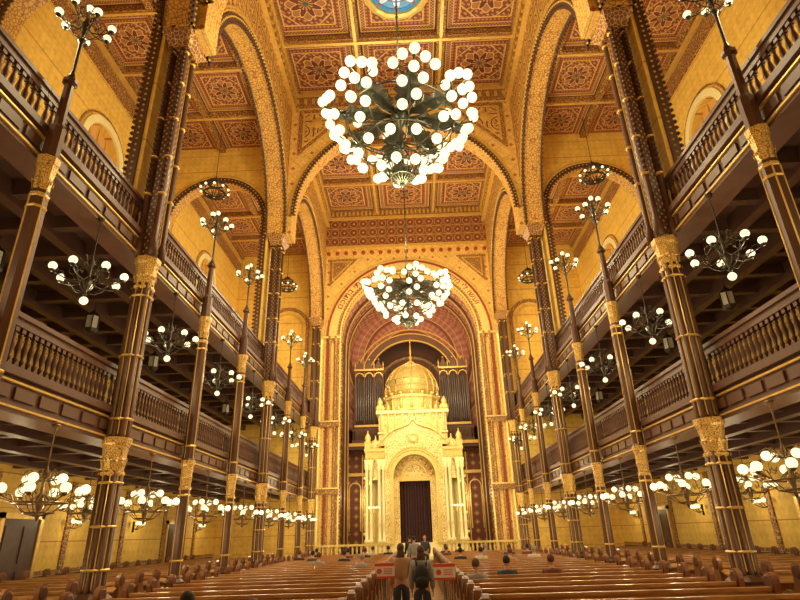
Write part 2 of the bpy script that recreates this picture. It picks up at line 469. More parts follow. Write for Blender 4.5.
for sg in (-1, 1):
    mb = MB()
    for c in WIN:
        arch_wall(mb, c - 5.625, c + 5.625, 14.75, CZ, c, 5.0, 14.75, sg * 5.6, sg * 6.4, mpY, n=36, mi=0, mi_in=1)
    mb.box(sg * 5.6, sg * 6.4, Y0, 0, 14.75, CZ)
    struct('wall_arcade', mb, ['ornament_wall', 'soffit_gold'], 'ornamented arcade wall with great round arches')
    mb = MB()
    for c in WIN:
        for tt, o in ((5.6, -.07), (6.4, .07)):
            ring(mb, c, 14.75, 4.9, 5.14, sg * tt, sg * (tt + o), mpY, n=36, mi=0)
            ring(mb, c, 14.75, 5.3, 5.36, sg * tt, sg * (tt + o), mpY, n=36, mi=1)
            beads(mb, c, 14.75, 4.84, .08, sg * (tt + o * .5), mpY, .2, 0)
            beads(mb, c, 14.75, 5.02, .05, sg * (tt + o), mpY, .2, 1)
            beads(mb, c, 14.75, 5.21, .055, sg * (tt + o * .5), mpY, .22, 1)
    trim(mb, ['dark_wood', 'gold'], 'scalloped brown and gold arch moulding')
    mb = MB()
    mb.box(sg * 5.45, sg * 5.6, Y0, 33.7, 22.1, 22.9, 0); mb.box(sg * 5.3, sg * 5.6, Y0, 33.7, 22.8, 23.0, 1); mb.box(sg * 5.38, sg * 5.6, Y0, 33.7, 22.0, 22.1, 1)
    y = 8.0
    while y < 33.6: mb.box(sg * 5.35, sg * 5.45, y, y + .18, 22.3, 22.7, 1); y += .42
    trim(mb, ['brown_gold_band', 'gold'], 'gilded dentil cornice under the ceiling')
NSP = 15.75
for yc in (0, 11.25, 22.5):
    mb = MB(); arch_wall(mb, -5.6, 5.6, 14.75, CZ, 0, 5.3, NSP, yc - .45, yc + .45, mpP, n=40, mi=0, mi_in=1)
    struct('wall_transverse', mb, ['front_ornament', 'soffit_gold'], 'transverse arch wall spanning the nave')
    if yc > 5:
        mb = MB()
        ring(mb, 0, NSP, 5.22, 5.38, yc - .53, yc - .45, mpP, 40, 3)
        ring(mb, 0, NSP, 5.44, 5.5, yc - .56, yc - .45, mpP, 40, 1)
        beads(mb, 0, NSP, 5.17, .06, yc - .5, mpP, .18, 3)
        beads(mb, 0, NSP, 5.31, .04, yc - .54, mpP, .18, 1)
        for s2 in (-1, 1):
            A = [(s2 * 5.2, 22.0), (s2 * 2.4, 22.0), (s2 * 5.2, 19.2)]
            mb.prism(A, yc - .52, yc - .45, mpP, 0)
            ct = Vector((sum(p[0] for p in A) / 3, sum(p[1] for p in A) / 3))
            mb.prism([tuple(ct + (Vector(p) - ct) * .78) for p in A], yc - .54, yc - .45, mpP, 1)
            mb.prism([tuple(ct + (Vector(p) - ct) * .66) for p in A], yc - .56, yc - .45, mpP, 2)
            mb.lathe([(.28, 0), (.3, .05), (.1, .1)], 12, 1, False, Matrix.Translation((ct.x, yc - .55, ct.y)) @ Matrix.Rotation(pi / 2, 4, 'X'))
        mb.box(-5.6, 5.6, yc - .55, yc - .45, 22.2, 22.9, 0); mb.box(-5.6, 5.6, yc - .62, yc - .45, 22.85, 23.0, 1)
        for i in range(27): mb.box(-5.4 + i * .41, -5.25 + i * .41, yc - .6, yc - .55, 22.4, 22.7, 1)
        trim(mb, ['brown_gold_band', 'gold', 'ornament_wall', 'dark_wood'], 'gilded arch moulding with triangular spandrel panels')
    for sg in (-1, 1):
        if yc < 5: continue
        mb = MB(); x0, x1 = sorted((sg * 6.4, sg * OUT))
        arch_wall(mb, x0, x1, 8.4, ACZ, sg * 9.0, 2.35, 15.6, yc - .35, yc + .35, mpP, n=24, mi=0, mi_in=1)
        struct('wall_aisle_arch', mb, ['ochre_wall', 'soffit_gold'], 'ochre transverse arch across the aisle')
        mb = MB(); ring(mb, sg * 9.0, 15.6, 2.28, 2.5, yc - .42, yc - .35, mpP, 24, 0, zb=8.4); beads(mb, sg * 9.0, 15.6, 2.24, .07, yc - .4, mpP, .18, 0, zb=9); beads(mb, sg * 9.0, 15.6, 2.4, .04, yc - .42, mpP, .18, 1, zb=9)
        ring(mb, sg * 9.0, 15.6, 2.6, 2.66, yc - .4, yc - .35, mpP, 24, 1)
        trim(mb, ['dark_wood', 'gold'], 'scalloped moulding of the aisle arch')
# ================================================================ FRONT WALL + APSE
mb = MB(); arch_wall(mb, -6.4, 6.4, 0, CZ, 0, 4.5, 13.75, YF, YF + .85, mpP, n=48, mi=0, mi_in=0)
struct('wall_front', mb, ['front_ornament'], 'gilded triumphal arch wall framing the apse')
mb = MB()
ring(mb, 0, 13.75, 4.45, 4.55, YF - .1, YF, mpP, 48, 1, zb=0)
ring(mb, 0, 13.75, 4.56, 4.68, YF - .06, YF, mpP, 48, 0, zb=0)
ring(mb, 0, 13.75, 4.78, 5.26, YF - .03, YF, mpP, 48, 1)
ring(mb, 0, 13.75, 5.30, 5.40, YF - .08, YF, mpP, 48, 2, zb=0)
ring(mb, 0, 13.75, 5.48, 5.54, YF - .06, YF, mpP, 48, 1, zb=0)
beads(mb, 0, 13.75, 4.42, .07, YF - .05, mpP, .2, 0, zb=.5)
beads(mb, 0, 13.75, 4.73, .045, YF - .04, mpP, .2, 2, zb=.5)
beads(mb, 0, 13.75, 5.44, .05, YF - .05, mpP, .2, 1, zb=.5)
for s2 in (-1, 1):
    for x in (4.80, 5.18, 5.75):
        mb.lathe([(.13, .5), (.13, .9), (.09, 1.0), (.085, 13.2), (.14, 13.4), (.17, 13.75)], 10, 1 if x > 5.5 else 0, True, Matrix.Translation((s2 * x, YF - .06, 0)))
    mb.box(s2 * 4.5, s2 * 5.95, YF - .2, YF, 13.6, 13.75, 1)
    for z in (4.0, 7.9): mb.box(s2 * 4.5, s2 * 5.95, YF - .16, YF, z, z + .3, 0); mb.box(s2 * 4.5, s2 * 5.95, YF - .2, YF, z + .3, z + .38, 1)
trim(mb, ['brown_gold_band', 'bright_gold', 'red_band'], 'banded gold moulding and colonnettes around the triumphal arch')
mb = MB(); mb.box(-5.6, 5.6, YF - .12, YF, 20.4, 22.5); struct('wall_frieze', mb, ['frieze_wheels'], 'dark red and gold frieze painted with rows of rosettes')
mb = MB(); mb.box(-5.6, 5.6, YF - .25, YF, 22.5, 22.68, 1); mb.box(-5.6, 5.6, YF - .18, YF, 20.2, 20.4, 1); mb.box(-5.6, 5.6, YF - .2, YF, 22.68, 23.3, 0)
for i in range(38): mb.box(-5.5 + i * .295, -5.37 + i * .295, YF - .28, YF - .2, 22.8, 23.1, 1)
for i in range(19):
    x = -5.4 + i * .6
    if abs(x) > 5.5: continue
    mb.sphere((x, YF - .06, 19.85), .14, 8, 6, 2)
for s2 in (-1, 1):
    A = [(s2 * 5.3, 19.4), (s2 * 3.4, 19.4), (s2 * 5.3, 17.4)]
    mb.prism(A, YF - .06, YF, mpP, 0)
    ct = Vector((sum(p[0] for p in A) / 3, sum(p[1] for p in A) / 3))
    mb.prism([tuple(ct + (Vector(p) - ct) * .75) for p in A], YF - .09, YF, mpP, 1)
    mb.prism([tuple(ct + (Vector(p) - ct) * .6) for p in A], YF - .11, YF, mpP, 0)
trim(mb, ['brown_gold_band', 'gold', 'red_band'], 'gilded cornice and spandrel panels above the arch')
for sg in (-1, 1):
    mb = MB(); mb.box(sg * 6.4, sg * (OUT + .4), YF, YF + .85, 0, ACZ); struct('wall_aisle_end', mb, ['ochre_wall'], 'ochre end wall of the aisle')
    mb = MB(); ring(mb, sg * 8.0, 14.5, 1.2, 1.42, YF - .08, YF, mpP, 20, 0, zb=9.5); ring(mb, sg * 8.0, 14.5, 0.9, 1.0, YF - .05, YF, mpP, 20, 1, zb=9.5)
    trim(mb, ['brown_gold_band', 'gold'], 'painted blind arch on the aisle end wall')
mb = MB(); n = 32; t0, t1 = YF + .85, 39.0; r0, r1 = 4.5, 4.4
for i in range(n):
    a0 = pi * i / n; a1 = pi * (i + 1) / n
    for j in range(4):
        f0 = j / 4; f1 = (j + 1) / 4
        pts_ = []
        for (ff, aa) in ((f0, a0), (f0, a1), (f1, a1), (f1, a0)):
            rr = r0 + (r1 - r0) * ff; pts_.append((-rr * cos(aa), t0 + (t1 - t0) * ff, 13.75 - .25 * ff + rr * sin(aa)))
        mb.add(pts_, [(0, 1, 2, 3)], 0, True)
for sg in (-1, 1): mb.box(sg * 4.5, sg * 4.7, t0, t1, 0, 13.75, 1)
struct('ceiling', mb, ['rose_vault', 'brown_diaper'], 'rose coloured apse vault with painted bands')
mb = MB()
for yy in (35.4, 37.0): ring(mb, 0, 13.6, 4.36, 4.52, yy, yy + .25, mpP, 32, 0, zb=0); ring(mb, 0, 13.6, 4.32, 4.37, yy + .06, yy + .18, mpP, 32, 1, zb=0)
trim(mb, ['dark_wood', 'gold'], 'dark stepped ribs of the apse vault')
mb = MB(); arch_wall(mb, -4.7, 4.7, 8.6, 18.6, 0, 3.45, 11.9, 39.0, 39.5, mpP, n=32, mi=0, mi_in=1); struct('wall_apse', mb, ['rose_vault', 'dark_wood'], 'rose painted apse wall around the organ arch')
mb = MB(); ring(mb, 0, 11.9, 3.2, 3.65, 38.85, 39, mpP, 32, 0, zb=8.6); ring(mb, 0, 11.9, 3.65, 3.73, 38.8, 39, mpP, 32, 1, zb=8.6); ring(mb, 0, 11.9, 3.12, 3.2, 38.8, 39, mpP, 32, 1, zb=8.6); ring(mb, 0, 11.9, 4.0, 4.08, 38.9, 39, mpP, 32, 1)
trim(mb, ['organ_case', 'gold'], 'dark moulded arch over the organ')
mb = MB(); mb.box(-4.9, 4.9, 41.6, 41.8, 0, 18.4, 0); mb.box(-4.9, -4.7, 39, 41.6, 0, 18.4, 0); mb.box(4.7, 4.9, 39, 41.6, 0, 18.4, 0); mb.box(-4.9, 4.9, 39.5, 41.8, 17, 17.2, 0)
for i in range(13): mb.box(-3.0 + i * .5 - .04, -3.0 + i * .5 + .04, 41.5, 41.6, 7.4, 14.0, 1)
for rr in (2.6, 1.8, 1.0): ring(mb, 0, 11.9, rr - .1, rr + .1, 41.4, 41.6, mpP, 20, 2)
struct('wall_alcove', mb, ['dark_alcove', 'organ_case', 'brown_gold_band'], 'dark organ alcove wall with timber panelling')
mb = MB(); mb.box(-4.5, 4.5, 38.4, 38.9, .9, 7.0, 0)
for i in range(9):
    x = -4.0 + i * 1.0
    ring(mb, x, 4.6, .34, .42, 38.3, 38.4, mpP, 12, 1, zb=2.0); mb.box(x - .03 - .5, x + .03 - .5, 38.3, 38.4, .9, 6.8, 1)
mb.box(-4.5, 4.5, 38.25, 38.4, 5.4, 5.6, 1)
struct('wall_screen', mb, ['brown_diaper', 'gold'], 'brown diaper patterned arcaded wall behind the ark')
mb = MB(); mb.box(-4.3, 4.3, 37.2, 41.6, 7.0, 7.4, 0); mb.box(-4.3, 4.3, 37.15, 37.2, 7.2, 7.4, 1)
struct('floor', mb, ['dark_wood', 'gold'], 'organ gallery floor of dark wood')
def arc_text(txt, R0, a_mid, size, yy):
    cu = bpy.data.curves.new('inscription', 'FONT'); cu.body = txt; cu.size = size; cu.extrude = .01
    o = bpy.data.objects.new('inscription_tmp', cu); COL.objects.link(o)
    dg = bpy.context.evaluated_depsgraph_get()
    me = bpy.data.meshes.new_from_object(o.evaluated_get(dg)); bpy.data.objects.remove(o)
    xs = [v.co.x for v in me.vertices]
    if not xs: return
    w0, w1 = min(xs), max(xs); mid = (w0 + w1) / 2
    for v in me.vertices:
        th = a_mid - (v.co.x - mid) * 1.15 / R0; rr = R0 + v.co.y
        v.co = Vector((rr * cos(th), yy - v.co.z, 13.75 + rr * sin(th)))
    me.materials.clear(); me.materials.append(MATS['letter_red'])
    obj('hebrew_inscription', me, label='dark red Hebrew lettering on the gold band of the arch', cat='inscription', group='Hebrew words on the arch')
arc_text('ועשו לי מקדש'[::-1], 4.85, math.radians(43), .52, YF - .045)
arc_text('ושכנתי בתוכם'[::-1], 4.85, math.radians(137), .52, YF - .045)

# ================================================================ GALLERIES
def gallery(sg, zf):
    mb = MB(); mb.box(sg * 6.5, sg * OUT, Y0, YF, zf - .2, zf); struct('floor', mb, ['dark_wood'], 'dark timber gallery floor')
    mb = MB(); y = 1.25
    while y < YF:
        mb.box(sg * 6.5, sg * OUT, y - .1, y + .1, zf - .5, zf - .2); y += 1.25
    for x in (7.6, 9.0, 10.4): mb.box(sg * (x - .12), sg * (x + .12), Y0, YF, zf - .62, zf - .2)
    trim(mb, ['dark_wood'], 'dark timber joists under the gallery')
    mb = MB()
    mb.box(sg * 6.22, sg * 6.6, Y0, YF, zf - .5, zf + .02, 0)
    mb.box(sg * 6.12, sg * 6.22, Y0, YF, zf - .10, zf + .04, 0)
    mb.box(sg * 6.16, sg * 6.22, Y0, YF, zf - .2, zf - .165, 1)
    mb.box(sg * 6.17, sg * 6.7, Y0, YF, zf - .66, zf - .5, 0)
    mb.box(sg * 6.13, sg * 6.17, Y0, YF, zf - .59, zf - .56, 1)
    y = .2
    while y < YF - .2:
        mb.box(sg * 6.18, sg * 6.22, y, y + .5, zf - .44, zf - .25, 0); y += .625
    trim(mb, ['rail_wood', 'gold'], 'moulded brown gallery fascia with gold lines')
def baluster_mesh():
    m_ = MB(); m_.box(-.045, .045, -.045, .045, 0, .1); m_.lathe([(.025, .1), (.045, .16), (.025, .2), (.05, .34), (.025, .5), (.042, .56), (.025, .6)], 8, 0)
    m_.box(-.045, .045, -.045, .045, .6, .68)
    return m_.mesh('baluster', ['rail_wood'])
BAL = baluster_mesh()
m_ = MB()
m_.box(-.06, .06, -1.87, 1.87, .74, .8, 0); m_.box(-.09, .09, -1.87, 1.87, .88, .96, 0); m_.box(-.05, .05, -1.87, 1.87, .8, .88, 0)
RAIL = m_.mesh('top_rail', ['rail_wood'])
def railing(loc, lab):
    root = obj('gallery_railing', None, loc=loc, label=lab, cat='railing', group='gallery railings between the columns')
    m_ = MB(); m_.box(-.08, .08, -1.87, 1.87, 0, .06); obj('bottom_rail', m_, root, mats=['rail_wood'])
    obj('top_rail', RAIL, root)
    for i in range(23): obj('baluster', BAL, root, (0, -1.76 + i * .16, .06))
    return root
RAILS = None
for sg in (-1, 1):
    for zf in (4.35, 8.5):
        gallery(sg, zf)
        for i in range(1, 9):
            loc = (sg * 6.4, i * B + B / 2, zf + .02)
            if loc[1] > 33: continue
            if RAILS is None: RAILS = railing(loc, 'turned dark wood balustrade on the gallery edge')
            else: dup(RAILS, loc)

# ================================================================ COLUMNS
def capital_mb(w, h, z):
    m_ = MB()
    m_.lathe([(w * .5, z), (w * .56, z + .03), (w * .56, z + .07), (w * .48, z + .1), (w * .48, z + h * .35), (w * .55, z + h * .42), (w * .5, z + h * .48), (w * .56, z + h * .78), (w * .64, z + h * .85), (w * .66, z + h)], 8, 0, False, None, pi / 8)
    for lv in (0, 1):
        for i in range(8):
            M_ = Matrix.Rotation(i * pi / 4 + lv * pi / 8, 4, 'Z'); zz = z + .1 + lv * h * .38; hh = h * .36
            m_.add([(w * .44, -w * .14, zz), (w * .44, w * .14, zz), (w * .53, w * .11, zz + hh * .7), (w * .53, -w * .11, zz + hh * .7), (w * .61, 0, zz + hh), (w * .56, 0, zz + hh * .6)],
                   [(0, 1, 2, 3), (3, 2, 4), (2, 5, 4), (3, 4, 5)], 0, False, M_)
    return m_
def shaft_mb(w, z0, z1, cluster):
    m_ = MB(); r = w / 2 / cos(pi / 8)
    if cluster:
        m_.lathe([(r * .70, z0), (r * .70, z1)], 8, 0, False, None, pi / 8)
        for k in range(8):
            an = k * pi / 4; q = .24 if k % 2 else .17
            m_.lathe([(r * (q + .08), z0), (r * (q + .08), z0 + .1), (r * q, z0 + .16), (r * q, z1)], 8, 0, True, Matrix.Translation((r * .76 * cos(an), r * .76 * sin(an), 0)))
    else:
        m_.lathe([(r * 1.15, z0), (r * 1.15, z0 + .06), (r, z0 + .1), (r * .94, z1)], 8, 0, False, None, pi / 8)
    return m_
def gold_mb(w, z0, z1, cluster):
    m_ = MB(); r = w / 2 / cos(pi / 8)
    for i in range(8 if cluster else 4):
        an = (pi / 8 + i * pi / 4) if cluster else (pi / 8 + i * pi / 2 + pi / 4); rr = r * (.78 if cluster else .965)
        M_ = Matrix.Translation((rr * cos(an), rr * sin(an), 0)) @ Matrix.Rotation(an, 4, 'Z')
        m_.box(-.01, .010, -.011, .011, z0, z1, 0, M_)
    zs = [z0 + .3, (z0 + z1) / 2, z1 - .25] if cluster else [z0 + .3, z1 - .25]
    for z in zs: m_.lathe([(r * 1.0, z), (r * 1.08, z + .025), (r * 1.0, z + .05)], 8, 0, False, None, pi / 8)
    return m_
def column(loc, major):
    w = .44 if major else .28
    root = obj('column', None, loc=loc, cat='column', group='cast iron gallery columns',
               label='tall clustered cast iron pier with gilt capitals rising to the arches' if major else 'slender dark cast iron column with gold capitals supporting the galleries')
    m_ = MB(); m_.lathe([(w * .9, 0), (w * .9, .25), (w * .75, .3), (w * .75, .8), (w * .85, .85), (w * .55, .95)], 8, 0, False, None, pi / 8); obj('base', m_, root, mats=['column_iron'])
    obj('shaft', shaft_mb(w, .9, 3.1, major), root, mats=['column_iron']); obj('gold_trim', gold_mb(w, 1.0, 3.1, major), root, mats=['gold'])
    obj('capital', capital_mb(w, .75, 3.0), root, mats=['capital_gold'])
    obj('shaft', shaft_mb(w, 3.7, 7.2, major), root, mats=['column_iron']); obj('gold_trim', gold_mb(w, 3.8, 7.1, major), root, mats=['gold'])
    obj('capital', capital_mb(w, .8, 7.05), root, mats=['capital_gold'])
    if major:
        m_ = MB(); m_.box(-.15, .15, -.18, .18, 7.8, 14.5, 0)
        for sx in (-1, 1):
            for sy in (-1, 1): m_.lathe([(.11, 7.85), (.11, 8.2), (.07, 8.3), (.07, 14.5)], 10, 1, True, Matrix.Translation((sx * .17, sy * .22, 0)))
        obj('upper_shaft', m_, root, mats=['stud_iron', 'column_iron'])
        m_ = MB()
        for sx in (-1, 1):
            for sy in (-1, 1):
                for j in range(32):
                    m_.sphere((sx * .17, sy * .30, 9.6 + j * .155), .055, 6, 4)
        obj('scalloped_edge', m_, root, mats=['dark_wood'])
        m_ = MB()
        for sx in (-1, 1):
            for sy in (-1, 1):
                for z in (9.5, 10.6, 11.8, 13.0, 14.1): m_.lathe([(.075, z), (.11, z + .04), (.075, z + .08)], 10, 0, True, Matrix.Translation((sx * .17, sy * .22, 0)))
                m_.box(sx * .15 - .012, sx * .15 + .012, sy * .11 - .012, sy * .11 + .012, 8.3, 14.2)
        obj('gold_trim', m_, root, mats=['gold'])
        m_ = MB()
        m_.box(-.40, .40, -.56, .56, 14.66, 14.75); m_.box(-.28, .28, -.36, .36, 14.25, 14.32)
        m_.add([(-.26, -.32, 14.32), (.26, -.32, 14.32), (.26, .32, 14.32), (-.26, .32, 14.32), (-.40, -.56, 14.66), (.40, -.56, 14.66), (.40, .56, 14.66), (-.40, .56, 14.66)],
               [(0, 1, 5, 4), (1, 2, 6, 5), (2, 3, 7, 6), (3, 0, 4, 7)])
        obj('capital', m_, root, mats=['brown_gold_band'])
    else:
        m_ = MB(); m_.lathe([(.14, 7.8), (.14, 8.5), (.09, 8.6), (.08, 9.5), (.13, 9.55), (.13, 9.62)], 8, 0, False, None, pi / 8); obj('newel', m_, root, mats=['column_iron'])
    return root
cM = cm = None
for i in range(1, 10):
    for sg in (-1, 1):
        loc = (sg * 6.0, i * B - (.55 if i == 9 else 0), 0); major = i % 3 == 0
        if major:
            cM = column(loc, True) if cM is None else (dup(cM, loc) and cM)
        else:
            cm = column(loc, False) if cm is None else (dup(cm, loc) and cm)

# ================================================================ LAMPS
def globe_mesh(r, m_='globe_glass', seg=12):
    b_ = MB(); b_.sphere((0, 0, 0), r, seg, 8); return b_.mesh('globe', [m_])
G_S = globe_mesh(.078); G_M = globe_mesh(.082); G_B = globe_mesh(.16, 'big_globe_glass', 14); G_P = globe_mesh(.06)
def lamp(kind, loc, label, group):
    nm = {'hang': 'hanging_lamp', 'low': 'hanging_lamp', 'pole': 'candelabra'}[kind]
    root = obj(nm, None, loc=loc, label=label, cat='lamp', group=group)
    n, r, g = {'hang': (7, .62, G_S), 'low': (8, .64, G_M), 'pole': (7, .46, G_S)}[kind]
    mt = ['lamp_brass'] if kind == 'low' else ['lamp_iron']
    b_ = MB()
    if kind == 'pole':
        b_.lathe([(.1, -1.42), (.06, -1.3), (.03, -1.2), (.03, -.5), (.07, -.42), (.03, -.34), (.05, -.1), (.09, 0), (.04, .1), (.025, .38)], 10)
    else:
        top = 1.28 if kind == 'hang' else 1.1
        b_.lathe([(.01, -.46), (.04, -.4), (.02, -.34), (.06, -.24), (.085, -.14), (.03, -.02), (.03, .18), (.07, .26), (.03, .34), (.012, .42), (.012, top - .1), (.07, top - .05), (.07, top)], 10)
    obj('stem', b_, root, mats=mt)
    b_ = MB()
    b_.tube([(.04, 0, -.05), (r * .25, 0, -.16), (r * .6, 0, -.17), (r * .9, 0, -.1), (r, 0, -.07)], .012, 6)
    b_.tube([(.05, 0, .16), (r * .3, 0, .2), (r * .55, 0, .1), (r * .55, 0, -.02), (r * .42, 0, -.06), (r * .38, 0, .02)], .010, 5)
    b_.tube([(r * .6, 0, -.17), (r * .72, 0, -.04), (r * .86, 0, -.02), (r * .84, 0, -.09)], .009, 5)
    b_.tube([(.03, 0, -.38), (r * .3, 0, -.34), (r * .5, 0, -.24), (r * .6, 0, -.17)], .010, 5)
    b_.tube([(r * .2, 0, .19), (r * .35, 0, .34), (r * .5, 0, .3), (r * .44, 0, .22)], .009, 5)
    b_.lathe([(.015, -.1), (.045, -.08), (.055, -.05), (.03, -.04)], 8, 0, True, Matrix.Translation((r, 0, 0)))
    am = b_.mesh('arm', mt)
    for i in range(n):
        an = 2 * pi * i / n + .3; dz = (.1 if i % 2 else 0) if kind == 'pole' else 0
        obj('arm', am, root, (0, 0, dz), an); obj('globe', g, root, (r * cos(an), r * sin(an), .025 + dz))
    if kind == 'pole': obj('globe', g, root, (0, 0, .45))
    if kind == 'hang': obj('globe', g, root, (0, 0, -.53))
    if kind == 'low':
        b_ = MB(); b_.tube([(r * .62 * cos(2 * pi * k / 20), r * .62 * sin(2 * pi * k / 20), -.18) for k in range(20)], .016, 6, 0, True)
        b_.tube([(r * .35 * cos(2 * pi * k / 20), r * .35 * sin(2 * pi * k / 20), -.33) for k in range(20)], .014, 6, 0, True)
        obj('ring', b_, root, mats=mt)
        for i in range(4):
            an = pi / 2 * i; obj('globe', G_S, root, (.3 * cos(an), .3 * sin(an), .2))
    return root
HX = 6.1
HA = lamp('hang', (-HX, 1.5 * B, 6.56), 'black iron hanging lamp with glowing white globes below the upper gallery', 'lamps under the upper gallery')
LO = lamp('low', (-HX, 1.5 * B, 2.6), 'wide dark brass chandelier with glowing globes below the lower gallery', 'lamps under the lower gallery')
PO = None
for i in range(1, 9):
    for sg in (-1, 1):
        yy = (i + .5) * B
        if yy > YF: continue
        if not (i == 1 and sg == -1):
            dup(HA, (sg * HX, yy, 6.56)); dup(LO, (sg * HX, yy, 2.6))
        light((sg * 6.9, yy, 6.0), 75); light((sg * 7.0, yy, 2.0), 70)
        light((sg * 5.4, yy, 2.7), 45); light((sg * 5.2, yy, 6.6), 50)
        if i in (1, 2, 4): dup(LO, (sg * 9.4, yy - .4, 2.75)); light((sg * 9.4, yy - .4, 2.0), 35)
for i in (2, 4, 5, 7, 8):
    for sg in (-1, 1):
        loc = (sg * 6.0, i * B, 9.62 + 1.42)
        if PO is None: PO = lamp('pole', loc, 'iron candelabra with glowing globes on the gallery rail', 'candelabra along the upper gallery')
        else: dup(PO, loc)
        light((sg * 6.8, i * B, 11.0), 120)
for sg in (-1, 1):
    for yy in (5.6, 16.9, 28.1): light((sg * 9.0, yy, 12.0), 230, (1, .80, .45), .3)  # aisle fill added to raise ambient brightness, no lamp hangs at these spots
def lantern(loc):
    root = obj('lantern', None, loc=loc, label='small hexagonal glazed iron lantern hanging under the gallery', cat='lantern', group='lanterns under the galleries')
    b_ = MB(); b_.lathe([(.1, .28), (.2, .2), (.04, .36), (.012, .45), (.012, .62)], 6, 0, False); b_.lathe([(.16, -.2), (.2, -.16), (.14, -.24), (.03, -.3)], 6, 0, False)
    for k in range(6):
        an = k * pi / 3; b_.box(-.012, .012, -.012, .012, -.18, .22, 0, Matrix.Translation((.18 * cos(an), .18 * sin(an), 0)))
    obj('frame', b_, root, mats=['lamp_iron'])
    b_ = MB(); b_.lathe([(.165, -.18), (.165, .2)], 6, 0, False); obj('glass_pane', b_, root, mats=['lantern_glass'])
    return root
LT = None
for sg in (-1, 1):
    for i in (2, 3, 4, 5, 6):
        loc = (sg * 8.6, (i + .5) * B + .6, 7.3)
        LT = lantern(loc) if LT is None else (dup(LT, loc) and LT)
def pendant(loc):
    root = obj('pendant_lamp', None, loc=loc, label='round dark iron crown pendant with small bulbs hanging in the aisle', cat='lamp', group='crown pendants in the aisle arches')
    b_ = MB()
    for rr, z in ((.62, 0), (.45, -.25), (.35, .3)): b_.tube([(rr * cos(2 * pi * k / 20), rr * sin(2 * pi * k / 20), z) for k in range(20)], .045, 6, 0, True)
    for k in range(12):
        an = k * pi / 6; b_.tube([(.1 * cos(an), .1 * sin(an), .55), (.35 * cos(an), .35 * sin(an), .3), (.62 * cos(an), .62 * sin(an), 0), (.45 * cos(an), .45 * sin(an), -.25), (.05 * cos(an), .05 * sin(an), -.45)], .02, 5)
    b_.lathe([(.02, .4), (.06, .55), (.015, .7), (.015, ACZ - .3 - loc[2])], 8)
    obj('frame', b_, root, mats=['lamp_iron'])
    for k in range(10):
        an = k * pi / 5; obj('globe', G_P, root, (.62 * cos(an), .62 * sin(an), -.08))
    return root
PD = None
for sg in (-1, 1):
    for loc in ((sg * 8.55, 20.6, 16.4), (sg * 7.6, 31.2, 16.4)):
        PD = pendant(loc) if PD is None else (dup(PD, loc) and PD)
def sconce(loc, rot):
    root = obj('wall_sconce', None, loc=loc, rot=rot, label='iron wall sconce with three glowing globes', cat='lamp', group='sconces along the side walls')
    b_ = MB(); b_.box(-.03, .0, -.08, .08, -.25, .15)
    for k in (-1, 0, 1): b_.tube([(0, 0, -.1), (.15, k * .1, -.15), (.28, k * .24, -.05), (.28, k * .26, 0)], .014, 5)
    obj('bracket', b_, root, mats=['lamp_iron'])
    for k in (-1, 0, 1): obj('globe', G_S, root, (.28, k * .26, .08))
    return root
SC = None
for sg in (-1, 1):
    for yy in (11.25, 14.8, 19.5, 24, 31):
        loc = (sg * (OUT - .0), yy, 2.4)
        if SC is None: SC = sconce(loc, 0 if sg < 0 else pi)
        else: dup(SC, loc, 0 if sg < 0 else pi)
        light((sg * (OUT - .9), yy, 2.6), 40)

